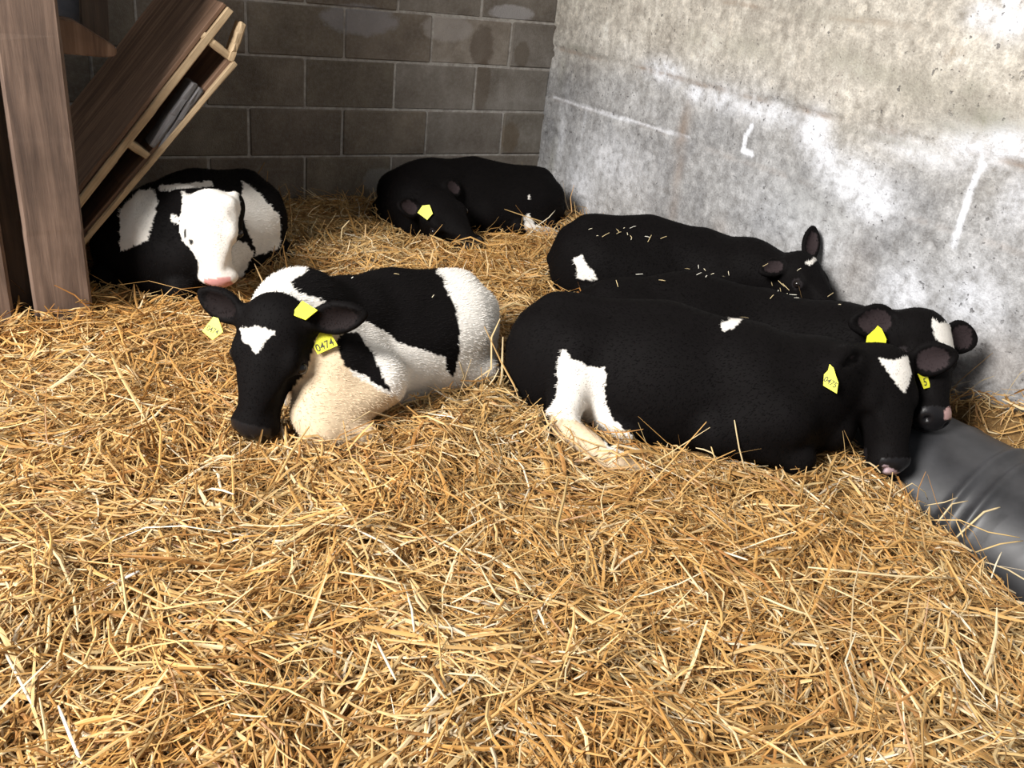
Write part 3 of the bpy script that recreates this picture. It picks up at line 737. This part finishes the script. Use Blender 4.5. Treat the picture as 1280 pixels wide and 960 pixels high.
# white-faced calf under the rack
C2 = calf('whiteface', 'black and white calf with a white face and pink nose under the hay rack',
     pel=(-1.13, -0.62, 0.14), mid=(-1.30, -0.72, 0.15), che=(-1.45, -0.90, 0.15), r=(0.18, 0.20, 0.185),
     neck=[(-1.385, -0.97, 0.25, 0.105)], poll=atz(254, 247, 0.385), muz=atz(271, 362, 0.085), nup=cdir(0.0, 0.25, 1.0), wide=1.36,
     earA=(-1, cdir(-0.75, 0.1, -0.9), cdir(-0.2, -0.2, 1.0), 0.34), earB=(1, cdir(0.15, 0.1, -1.0), cdir(-1.0, 0, 0.2), 0.30),
     headcol='white', nosecol=(0.62, 0.30, 0.28),
     paint=[('body', [(173, 238), (193, 238), (197, 253), (193, 270), (188, 290), (180, 303), (162, 310), (150, 315), (150, 262)], 'white'),
            ('body', [(302, 225), (317, 235), (350, 270), (350, 310), (320, 320), (320, 310), (313, 293), (300, 267), (302, 253)], 'white'),
            ('body', [(297, 300), (308, 303), (317, 317), (308, 335), (300, 350), (286, 350), (288, 310)], 'white'),
            ('body', [(200, 232), (265, 226), (266, 233), (200, 239)], 'white'), ('body', [(215, 246), (240, 246), (236, 256), (222, 254)], 'white'),  # first strip paints the rim light along the back into the coat
            ('body', [(213, 268), (225, 272), (226, 281), (214, 277)], 'white'), ('head', [(190, 230), (226, 230), (228, 262), (222, 285), (190, 285)], 'black'), ('head', [(297, 230), (330, 230), (330, 320), (299, 320), (296, 300), (300, 262)], 'black')],
     headpaint=[('head', [(230, 286), (233, 286), (233, 297), (230, 297)], (0.03, 0.03, 0.03)), ('head', [(236, 299), (241, 299), (242, 305), (237, 305)], (0.03, 0.03, 0.03)), ('head', [(272, 366), (286, 362), (284, 378), (270, 380)], (0.10, 0.08, 0.08))])
# black calf in the far corner
C3 = calf('corner', 'black calf curled asleep against the block wall in the far corner',
     pel=(0.36, -0.45, 0.10), mid=(0.08, -0.38, 0.105), che=(-0.17, -0.40, 0.11), r=(0.175, 0.20, 0.185),
     neck=[(-0.28, -0.50, 0.15, 0.11)], poll=atz(540, 243, 0.225), muz=atz(599, 308, 0.05), nup=cdir(0.35, 0.35, 1.0), wide=1.42,
     earA=(-1, cdir(-0.75, 0.15, 0.6), cdir(0.3, 0.2, 1.0), 0.40), earB=(1, cdir(0.35, 0.7, -0.6), cdir(0.5, 0, 1.0), 0.35),
     extra=[((0.20, -0.66, 0.06), (0.42, -0.70, 0.035), 0.032, 0.028)],
     paint=[('body', [(655, 272), (661, 266), (667, 280), (690, 285), (702, 290), (690, 300), (668, 298), (655, 285)], 'white'), ('body', [(660, 243), (664, 243), (663, 250), (660, 249)], 'white')])
# black calf along the concrete wall
C4 = calf('wallcalf', 'black calf with one ear pricked up, lying along the concrete wall',
     pel=(0.13, -1.40, 0.125), mid=(0.29, -1.49, 0.125), che=(0.44, -1.66, 0.13), r=(0.185, 0.20, 0.175),
     neck=[(0.49, -1.86, 0.23, 0.115)], poll=atz(1003, 314, 0.362), muz=(0.53, -2.30, 0.205), nup=cdir(0.25, 0.85, 0.35),
     earA=(-1, cdir(-1.0, -0.35, 0.35), cdir(0.1, 0.3, 1.0), 0.42), earB=(1, cdir(0.16, 1.0, -0.1), cdir(0.25, 0, 1.0), 0.50),
     skiplegs=(('f', 1),), earw=0.12,
     paint=[('body', [(718, 322), (727, 318), (738, 336), (748, 350), (722, 347)], 'white'), ('head', [(1006, 329), (1022, 319), (1025, 322), (1012, 333)], 'white')])
# black calf between
C5 = calf('between', 'black calf with a broad white blaze and pink-tipped nose, head resting on the drum',
     pel=(-0.14, -1.93, 0.075), mid=(0.06, -2.02, 0.095), che=(0.25, -2.20, 0.09), r=(0.175, 0.195, 0.175),
     neck=[(0.33, -2.44, 0.20, 0.12)], poll=atz(1166, 388, 0.40), muz=atz(1184, 528, 0.17), nup=cdir(0.42, 0.30, 1.0),
     earA=(-1, cdir(-1.0, -0.05, 0.05), cdir(0.0, -0.1, 1.0), 0.46), earB=(1, cdir(0.95, -0.22, -0.1), cdir(-0.3, 0.1, 1.0), 0.34),
     skiplegs=(('f', 1), ('f', -1)),
     paint=[('head', [(1164, 397), (1175, 404), (1199, 403), (1199, 420), (1190, 440), (1184, 447), (1180, 435), (1168, 420)], 'white')],
     headpaint=[('head', [(1181, 510), (1190, 509), (1190, 522), (1180, 526)], (0.55, 0.34, 0.32))])
# big black calf in front
C6 = calf('front', 'black calf with a white hind leg and white forehead triangle, tagged in both ears',
     pel=(-0.515, -2.15, 0.125), mid=(-0.33, -2.34, 0.135), che=(-0.16, -2.56, 0.135), r=(0.185, 0.205, 0.19),
     neck=[(-0.045, -2.665, 0.22, 0.12)], poll=atz(1117, 436, 0.345), muz=atz(1131, 592, 0.06), nup=cdir(0.34, 0.30, 1.0),
     earA=(-1, cdir(-0.9, -0.10, 0.75), cdir(0.6, -0.3, 1.0), 0.46), earB=(1, cdir(0.80, 0.12, 0.25), cdir(-0.2, -0.2, 1.0), 0.42),
     skiplegs=(('h', -1), ('h', 1)) if False else (('h', -1),),
     extra=[(atz(720, 440, 0.20), atz(702, 528, 0.055), 0.082, 0.045, 0.045), (atz(700, 530, 0.05), atz(770, 578, 0.028), 0.038, 0.030), (atz(770, 578, 0.022), atz(800, 592, 0.0), 0.032, 0.026),
            (atz(750, 465, 0.17), atz(764, 520, 0.06), 0.05, 0.034), (atz(764, 520, 0.06), atz(785, 545, 0.03), 0.034, 0.028),
            (atz(708, 420, 0.14), atz(692, 480, 0.07), 0.09, 0.06, 0.08), ((-0.085, -2.67, 0.15), tuple(atz(1040, 535, 0.11)), 0.135, 0.065, 0.05)],
     paint=[('body', [(707, 435), (712, 449), (721, 450), (735, 458), (755, 459), (759, 469), (756, 483), (757, 508), (767, 527), (790, 545), (785, 555), (757, 550), (737, 529), (730, 536), (757, 555), (790, 565), (815, 586), (800, 605), (757, 600), (723, 560), (680, 517), (696, 495), (697, 449)], 'white'),
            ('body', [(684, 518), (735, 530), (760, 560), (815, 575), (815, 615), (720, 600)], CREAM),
            ('body', [(899, 405), (918, 396), (934, 393), (920, 408), (905, 415)], 'white'),
            ('head', [(1097, 447), (1112, 452), (1135, 445), (1140, 468), (1132, 491), (1126, 488), (1113, 470)], 'white')],
     headpaint=[('head', [(1104, 580), (1126, 592), (1126, 600), (1104, 594)], (0.55, 0.42, 0.46))])

def on_calf(px, py):
    d = unit(ray(px, py)); t = 1.2
    for _ in range(160):
        p = (CAM+d*t)[None]; v = min(c['S'].sample(p)[0] for c in CALVES)
        if v < 0.002: return p[0]
        t += max(min(v, 0.1)*0.7, 0.004)
        if t > 6: return None
# ------------------------------------------------------------------ ear tags
def ear_tag(calfd, poly, p0, nrm, text=None, tc=None, base=None, tw=0.05, loops=True):
    """a moulded plate cut to outline poly (pixels) on the plane through p0; text centred at pixel tc with baseline direction base (pixels)"""
    nrm = unit(nrm); o = calfd['o']; org = calfd['org']
    hit = on_calf(*np.mean(poly, 0))
    if hit is not None and np.linalg.norm(hit-p0) < 0.25: p0 = hit+unit(CAM-hit)*0.016
    fr = [onplane(x, y, p0, nrm) for x, y in poly]; n = len(fr)
    if np.dot(nrm, CAM-p0) < 0: nrm = -nrm
    V = [p+nrm*0.001 for p in fr]+[p-nrm*0.001 for p in fr]
    Fc = [tuple(range(n)), tuple(range(n, 2*n))[::-1]]+[(i, n+i, n+(i+1) % n, (i+1) % n) for i in range(n)]
    c = np.mean(fr, 0)
    t = mesh_obj('ear_tag', [v-c for v in V], Fc, MAT_TAG, o); t.location = c-org
    bm = bmesh.new(); bm.from_mesh(t.data); bmesh.ops.recalc_face_normals(bm, faces=bm.faces); bm.to_mesh(t.data); bm.free()
    if text:
        cu = bpy.data.curves.new('tag_number', 'FONT'); cu.body = text; cu.size = 1.0; cu.align_x = 'CENTER'; cu.align_y = 'CENTER'; cu.extrude = 0.0; cu.offset = 0.012
        to = bpy.data.objects.new('tmp_text', cu); COL.objects.link(to)
        dg = bpy.context.evaluated_depsgraph_get(); me = bpy.data.meshes.new_from_object(to.evaluated_get(dg)); bpy.data.objects.remove(to); bpy.data.curves.remove(cu)
        xs = [v.co.x for v in me.vertices]; sc = tw/(max(xs)-min(xs))
        q0 = onplane(*tc, p0, nrm); q1 = onplane(tc[0]+base[0], tc[1]+base[1], p0, nrm); x = unit(q1-q0); y = np.cross(nrm, x)
        for v in me.vertices:
            w_ = q0+x*v.co.x*sc+y*v.co.y*sc*1.15+nrm*0.0016-c; v.co = Vector([float(k) for k in w_])
        me.materials.clear(); me.materials.append(MAT_INK)
        to = bpy.data.objects.new('tag_number', me); COL.objects.link(to); to.parent = t
    return t
def earpt(cd_, k, f=0.3, off=0.02):
    c, dv, wv, fc, ln = cd_['ears'][k]; return c-dv*ln*f+fc*off
view = unit(-FW)
e1 = earpt(C1, 1)
ear_tag(C1, [(399, 411), (407, 412), (414, 417), (422, 432), (397, 443), (389, 428)], e1+view*0.03, cdir(0.15, 0.1, 1), '0474', (406, 432), (26, -11), 0.047)
ear_tag(C1, [(378, 376), (397, 388), (382, 400), (364, 393)], earpt(C1, 1, 0.2, -0.04), cdir(-0.1, 0.5, 1))
e0 = earpt(C1, 0)
ear_tag(C1, [(267, 396), (273, 398), (279, 415), (266, 425), (253, 414)], e0+view*0.03, cdir(-0.2, 0.1, 1), '0474', (266, 413), (22, 10), 0.034)
ear_tag(C3, [(528, 257), (537, 256), (541, 267), (534, 275), (522, 266)], earpt(C3, 0)+view*0.04, cdir(-0.2, 0.1, 1))
ear_tag(C5, [(1097, 407), (1102, 411), (1108, 424), (1107, 431), (1081, 434), (1084, 420), (1094, 411)], earpt(C5, 0)+view*0.05, cdir(-0.1, 0.1, 1))
ear_tag(C6, [(1037, 455), (1042, 460), (1045, 470), (1048, 478), (1046, 492), (1029, 482), (1030, 468), (1035, 463)], earpt(C6, 0)+view*0.04, cdir(-0.4, 0.1, 1), '0475', (1038, 478), (15, 10), 0.036)
ear_tag(C6, [(1147, 467), (1153, 465), (1159, 469), (1163, 484), (1155, 486), (1150, 474)], earpt(C6, 1)+view*0.03, cdir(0.4, 0.1, 1), '5', (1156, 478), (10, -3), 0.011)

# ------------------------------------------------------------------ straw bed
def calf_foot(x, y):
    """closest approach of any calf at straw level (negative inside)"""
    P = np.stack([x, y, np.full_like(x, 0.05)], 1); d = np.full(len(x), 1.0)
    for c in CALVES: d = np.minimum(d, c['S'].sample(P))
    return d
def height(x, y):
    h = 0.085*(fbm(x*1.7, y*1.7, 0, 31, 3)-0.44)+0.075*(fbm(x*5.0, y*5.0, 0, 37, 2)-0.37)+0.03*(vnoise(x*13, y*13, 0, 45)-0.5)
    def g(cx, cy, sx, sy, a): return a*np.exp(-((x-cx)/sx)**2-((y-cy)/sy)**2)
    h = h + g(-0.55, 0.0, 0.5, 0.25, 0.03)+g(0.62, -0.3, 0.2, 0.5, 0.0)+g(0.66, -2.95, 0.10, 0.28, 0.17)
    h = h + g(-0.72, -2.35, 0.25, 0.2, 0.02)+g(-1.55, -1.35, 0.4, 0.2, 0.01)
    h = h+0.032*np.clip(1-calf_foot(x, y)/0.05, 0, 1)
    cx, cz, r, y0, y1 = DRUM
    edge = 1/(1+np.exp(-(x-0.12-(y+3.0)*0.33)/0.022))*1/(1+np.exp((y+2.68)/0.03))*1/(1+np.exp((x-0.57)/0.03))
    h = h*(1-edge)-0.28*edge
    return h
def build_bed():
    xs = np.arange(-3.0, WALLX+0.03, 0.03); ys = np.arange(-5.0, 0.04, 0.03)
    X, Y = np.meshgrid(xs, ys, indexing='ij'); Z = height(X.ravel(), Y.ravel())-0.022
    V = np.stack([X.ravel(), Y.ravel(), Z], 1); ny = len(ys)
    i = np.arange(len(xs)-1)[:, None]*ny+np.arange(ny-1)[None, :]
    T = np.stack([i, i+ny, i+ny+1, i+1], -1).reshape(-1, 4)
    me = fast_mesh('floor', V, T, MAT_STRAWBED, True, 4); o = bpy.data.objects.new('floor', me); COL.objects.link(o); struct(o)
build_bed()

PAL = np.array([0.84, 0.80, 0.78])*np.array([(0.60, 0.37, 0.13), (0.64, 0.42, 0.165), (0.52, 0.295, 0.09), (0.39, 0.20, 0.06), (0.70, 0.51, 0.24), (0.78, 0.64, 0.39), (0.84, 0.75, 0.56), (0.56, 0.43, 0.21)])
PW = np.array([0.22, 0.20, 0.18, 0.12, 0.12, 0.08, 0.025, 0.055])
def strands(n, rg, region=None):
    """centre lines (n,4,3), side vectors, widths, colours"""
    # sample in the trapezoid the camera can see, with a margin
    P = np.zeros((0, 2))
    while len(P) < n:
        q = np.stack([rg.uniform(-2.6, WALLX-0.01, n*2), rg.uniform(-4.2, -0.01, n*2)], 1)
        px, py = proj(np.stack([q[:, 0], q[:, 1], np.zeros(len(q))], 1)); dep = (np.stack([q[:, 0], q[:, 1], np.zeros(len(q))], 1)-CAM)@FW
        keep = (dep > 0.5) & (px > -260) & (px < 1560) & (py < 1200)
        mid_ = (px > -60) & (px < 1340) & (py < 1020)
        keep &= mid_ | (rg.random(len(q)) < 0.35)
        P = np.concatenate([P, q[keep]])
    P = P[:n]
    ang = 2*np.pi*vnoise(P[:, 0]*2.6, P[:, 1]*2.6, 0, 51)*1.3+rg.normal(0, 0.75, n)
    u = rg.random(n)
    ln = np.exp(rg.normal(np.log(0.088), 0.52, n)).clip(0.025, 0.34)
    wd = (0.0024*np.exp(rg.normal(0, 0.32, n))).clip(0.001, 0.0055)
    lay = rg.random(n)
    pitch = rg.normal(0.0, 0.16, n)+np.where(rg.random(n) < 0.05, rg.uniform(0.2, 1.0, n), 0)
    dirv = np.stack([np.cos(ang)*np.cos(pitch), np.sin(ang)*np.cos(pitch), np.sin(pitch)], 1)
    z = height(P[:, 0], P[:, 1])-0.022+0.062*lay**1.3+np.abs(np.sin(pitch))*ln*0.42
    c = np.stack([P[:, 0], P[:, 1], z], 1)
    sidev = np.stack([-np.sin(ang), np.cos(ang), np.zeros(n)], 1)
    tt = np.array([-0.5, -0.17, 0.17, 0.5])
    bow = rg.normal(0, 0.07, n)*ln; kink = rg.normal(0, 0.03, (n, 4))*ln[:, None]*np.where(rg.random((n, 1)) < 0.35, 2.4, 0.6)
    L = c[:, None, :]+dirv[:, None, :]*(tt[None, :, None]*ln[:, None, None])+sidev[:, None, :]*(bow[:, None]*(1-4*tt**2)[None, :]+kink)[:, :, None]
    L[:, :, 2] += (rg.normal(0, 0.045, n)*ln)[:, None]*(1-4*tt**2)[None, :]
    # follow the surface at the ends
    hz = height(L[:, :, 0].ravel(), L[:, :, 1].ravel()).reshape(n, 4)-height(P[:, 0], P[:, 1])[:, None]
    L[:, :, 2] += hz*0.8
    k = rg.choice(len(PAL), n, p=PW/PW.sum()); colr = PAL[k]*rg.uniform(0.82, 1.15, (n, 1))
    dark = 0.55+0.45*np.clip(lay*1.6, 0, 1)
    warm = fbm(P[:, 0]*1.6, P[:, 1]*1.6, 0, 71, 2)
    colr = colr*np.stack([1-0.25*(warm-0.37), 1-0.6*(warm-0.37), 1-1.2*(warm-0.37)], 1)
    return L, sidev, wd, colr, lay
def cull(L, margin=0.004):
    n = len(L); bad = np.zeros(n, bool)
    flat = L.reshape(-1, 3)
    for c in CALVES: bad |= (c['S'].sample(flat).reshape(n, -1) < margin).any(1)
    cx, cz, r, y0, y1 = DRUM
    ind = (np.hypot(L[:, :, 0]-cx, L[:, :, 2]-cz) < r+0.004) & (L[:, :, 1] > y0) & (L[:, :, 1] < y1)
    bad |= ind.any(1)
    bad |= (L[:, :, 0] > WALLX-0.02).any(1) | (L[:, :, 1] > -0.004).any(1)
    for cxp in (-1.822, -2.045):
        bad |= ((np.abs(L[:, :, 0]-cxp) < 0.088) & (np.abs(L[:, :, 1]+1.155) < 0.05)).any(1)
    return ~bad
def ribbon(L, sidev, wd):
    """V-section ribbons: 3 rails x 4 rings"""
    n = len(L); up = np.array([0, 0, 1.0])
    tw = np.array([0.55, 1.0, 0.95, 0.5])
    roll = RNG.normal(0, 0.6, n)
    s = sidev*np.cos(roll)[:, None]+up*np.sin(roll)[:, None]; nn = -sidev*np.sin(roll)[:, None]+up*np.cos(roll)[:, None]
    off = s[:, None, :]*(wd[:, None]*tw)[:, :, None]; rise = nn[:, None, :]*(wd[:, None]*tw*0.55)[:, :, None]
    V = np.stack([L-off, L+rise, L+off], 2).reshape(-1, 3)       # n,4,3,3
    b = (np.arange(n)*12)[:, None, None, None]+(np.arange(3)*3)[None, :, None, None]
    q = np.array([[0, 1, 4, 3], [1, 2, 5, 4]])[None, None]
    return V, (b+q).reshape(-1, 4)
def build_straw():
    rg = np.random.default_rng(5)
    L, s, wd, colr, lay = strands(125000, rg)
    k = cull(L); L, s, wd, colr = L[k], s[k], wd[k], colr[k]
    V, Q = ribbon(L, s, wd)
    me = fast_mesh('straw_bedding', V, Q, MAT_STRAW, False, 4)
    C = np.repeat(colr, 12, 0); set_col(me, 'Col', C)
    o = bpy.data.objects.new('straw_bedding', me); COL.objects.link(o)
    tag(o, 'deep golden straw bedding covering the whole pen floor', 'straw', None, 'stuff')
build_straw()

# ------------------------------------------------------------------ single stalks that stand out
def stalk(pts, wid, col, label, group):
    """one bent straw through pixel/height points"""
    P = np.array([atz(x, y, z) for x, y, z in pts]); n = len(P)
    # resample to a smooth line of 7 rings
    t = np.linspace(0, n-1, 7); L = np.stack([np.interp(t, np.arange(n), P[:, k]) for k in range(3)], 1)
    d = unit(P[-1]-P[0]); s = np.cross(d, [0, 0, 1.0]); s = unit(s) if np.linalg.norm(s) > 0.05 else np.array([1.0, 0, 0]); u = np.cross(s, d)
    V = []; Fc = []
    for i, p in enumerate(L):
        tw = wid*(0.6 if i in (0, 6) else 1.0)
        for k in range(5): V.append(p-L[0]+tw*(math.cos(k*2*math.pi/5)*s+0.7*math.sin(k*2*math.pi/5)*u))
    for i in range(6):
        for k in range(5): Fc.append((i*5+k, i*5+(k+1) % 5, (i+1)*5+(k+1) % 5, (i+1)*5+k))
    Fc += [(4, 3, 2, 1, 0), (30, 31, 32, 33, 34)]
    o = mesh_obj('straw_stalk', V, Fc, MAT_STRAW, smooth=True); o.location = [float(v) for v in L[0]]
    set_col(o.data, 'Col', np.tile(np.array(col), (len(V), 1)))
    tag(o, label, 'straw', group)
PALE = (0.72, 0.63, 0.46); GOLD = (0.68, 0.47, 0.20); CRM = (0.68, 0.53, 0.30)
G1 = 'pale stalks lying loose on the bedding'
same = 'pale slender straw stalk lying loose on top of the bedding'
for pts, wd_, c_, lb in [
    ([(127, 737, .05), (174, 714, .06)], .0038, (0.82, 0.78, 0.70), 'short thick stark-white straw stalk lying loose on the bedding'),
    ([(73, 882, .05), (88, 920, .06), (103, 956, .05)], .0028, (0.80, 0.74, 0.62), same),
    ([(0, 803, .05), (22, 845, .05), (42, 884, .05)], .0026, PALE, same),
    ([(1010, 709, .06), (1060, 714, .07), (1120, 720, .07), (1195, 723, .06)], .0034, CRM, 'longest straight cream straw stalk, lying beside the drum end of the bedding'),
    ([(950, 745, .06), (985, 760, .07), (1020, 772, .06)], .0034, CRM, 'broad cream straw stalk lying just below the longest cream stalk'),
    ([(52, 670, .05), (75, 700, .07), (92, 740, .06), (98, 790, .05)], .0030, CRM, 'long crooked cream straw stalk lying beside the short white one'),
    ([(425, 715, .05), (470, 722, .06), (510, 732, .05)], .0032, CRM, 'broad straight cream straw stalk on the open straw below the saddled calf'),
    ([(700, 540, .06), (745, 575, .05), (770, 560, .07)], .0024, GOLD, 'bent golden straw stalk lying across the white hind leg'),
    ([(505, 730, .05), (515, 762, .06), (518, 790, .05)], .0026, PALE, same),
    ([(280, 848, .05), (360, 862, .06), (430, 900, .06), (425, 935, .05)], .0026, GOLD, 'long hooked golden straw stalk on the open bedding'),
    ([(470, 800, .05), (485, 830, .06), (495, 850, .05)], .0026, PALE, same), ([(905, 690, .05), (935, 700, .06)], .0032, PALE, 'short pale straw stalk on the straw below the calf with the white hind leg'),
    ([(840, 690, .05), (870, 730, .07), (880, 745, .05)], .0026, CRM, same)]:
    stalk(pts, wd_, c_, lb, G1)
for pts, wd_, c_, lb in [
    ([(795, 545, .04), (794, 515, .10), (800, 497, .14), (810, 487, .16)], .0022, GOLD, 'curved golden straw standing against the flank of the white-legged calf'),
    ([(932, 590, .03), (924, 560, .09), (918, 525, .16)], .0026, CRM, 'stiff cream straw standing at the shoulder of the white-legged calf'),
    ([(895, 578, .04), (885, 545, .09), (880, 530, .11)], .0020, GOLD, 'thin golden straw leaning on the belly of the white-legged calf'),
    ([(640, 455, .05), (643, 440, .09), (642, 420, .12)], .0014, PALE, 'fine pale straw on the rump of the white-legged calf'),
    ([(657, 297, .05), (672, 282, .09), (686, 272, .13), (694, 263, .15)], .0024, PALE, 'curved white straw over the white foot of the corner calf'),
    ([(556, 300, .03), (563, 292, .06), (567, 285, .08)], .0026, GOLD, 'golden straw standing before the face of the corner calf'),
    ([(540, 296, .03), (530, 285, .06), (519, 276, .09)], .0018, PALE, 'thin pale straw under the ear tag of the corner calf'),
    ([(712, 330, .05), (713, 310, .10), (722, 300, .12)], .0014, CRM, 'fine cream straw on the haunch of the calf along the concrete wall'),
    ([(575, 480, .04), (580, 470, .07), (574, 452, .12)], .0024, CRM, 'single straw stalk standing against the white haunch of the saddled calf')]:
    stalk(pts, wd_, c_, lb, 'stalks leaning on the calves')
dl = 'straw stalk hanging over the edge of the dark grey drum'
for pts, wd_, c_ in [
    ([(1120, 616, .03), (1140, 604, .06), (1156, 615, .03), (1160, 625, .0)], .0018, CRM), ([(1170, 655, .0), (1190, 630, .05), (1210, 626, .05)], .0022, CRM),
    ([(1195, 672, .0), (1230, 640, .06), (1250, 634, .07)], .0030, CRM), ([(1150, 650, .0), (1200, 650, .04), (1235, 665, .03), (1275, 672, .03)], .0022, GOLD),
    ([(1220, 690, .0), (1250, 680, .03), (1279, 676, .03)], .0022, GOLD), ([(1225, 700, -.02), (1260, 712, .0), (1290, 730, .0)], .0026, CRM),
    ([(1235, 735, -.02), (1245, 705, .03), (1252, 690, .04)], .0020, PALE), ([(1155, 632, .0), (1180, 628, .04), (1197, 622, .05)], .0020, CRM)]:
    stalk(pts, wd_, c_, dl, 'stalks over the drum edge')

# short straw bits caught in the coats
rs = random.Random(4)
spots = [(770+rs.gauss(0, 45), 283+rs.random()*18) for _ in range(14)]+[(rs.uniform(760, 1000), rs.uniform(330, 372)) for _ in range(16)]+[(rs.uniform(960, 1060), rs.uniform(345, 385)) for _ in range(9)]+[(445, 340), (495, 345), (440, 350), (540, 372), (930, 400), (1185, 395)]
fragm = []
for k in range(3):
    L_ = 0.018+0.008*k; V = [(-L_, -.0011, 0), (L_, -.0011, .001), (L_, .0011, .001), (-L_, .0011, 0), (0, -.0012, .003), (0, .0012, .003)]
    me = bpy.data.meshes.new('straw_fragment'); me.from_pydata(V, [], [(0, 4, 5, 3), (4, 1, 2, 5), (0, 3, 2, 1)]); me.materials.append(MAT_STRAW)
    set_col(me, 'Col', np.tile(np.array([(0.85, .76, .55), (0.9, .86, .75), (.7, .55, .3)][k]), (6, 1))); fragm.append(me)
for x, y in spots:
    p = on_calf(x, y)
    if p is None: continue
    o = bpy.data.objects.new('straw_fragment', rs.choice(fragm)); COL.objects.link(o)
    nrm = np.zeros(3); best = 9
    for c in CALVES:
        v = c['S'].sample(p[None])[0]
        if v < best: best = v; nrm = c['S'].grad(p[None])[0]; who = c['key']
    q = Vector([float(v) for v in nrm]).to_track_quat('Z', 'Y'); o.rotation_mode = 'QUATERNION'
    o.rotation_quaternion = q @ Matrix.Rotation(rs.uniform(0, 3.1), 3, 'Z').to_quaternion(); o.location = Vector([float(v) for v in p+nrm*0.007]); sc = rs.uniform(0.2, 0.55); o.scale = (sc, 0.7, 0.7)
    tag(o, 'tiny straw fragment on the back of '+{'saddle': 'the white calf with black saddle', 'wallcalf': 'the black calf along the concrete wall', 'between': 'the black calf with the broad blaze', 'front': 'the black calf with the white hind leg', 'corner': 'the black calf in the corner', 'whiteface': 'the white-faced calf'}[who], 'straw', 'straw bits on '+who.replace('wallcalf', 'wall')+' calf')
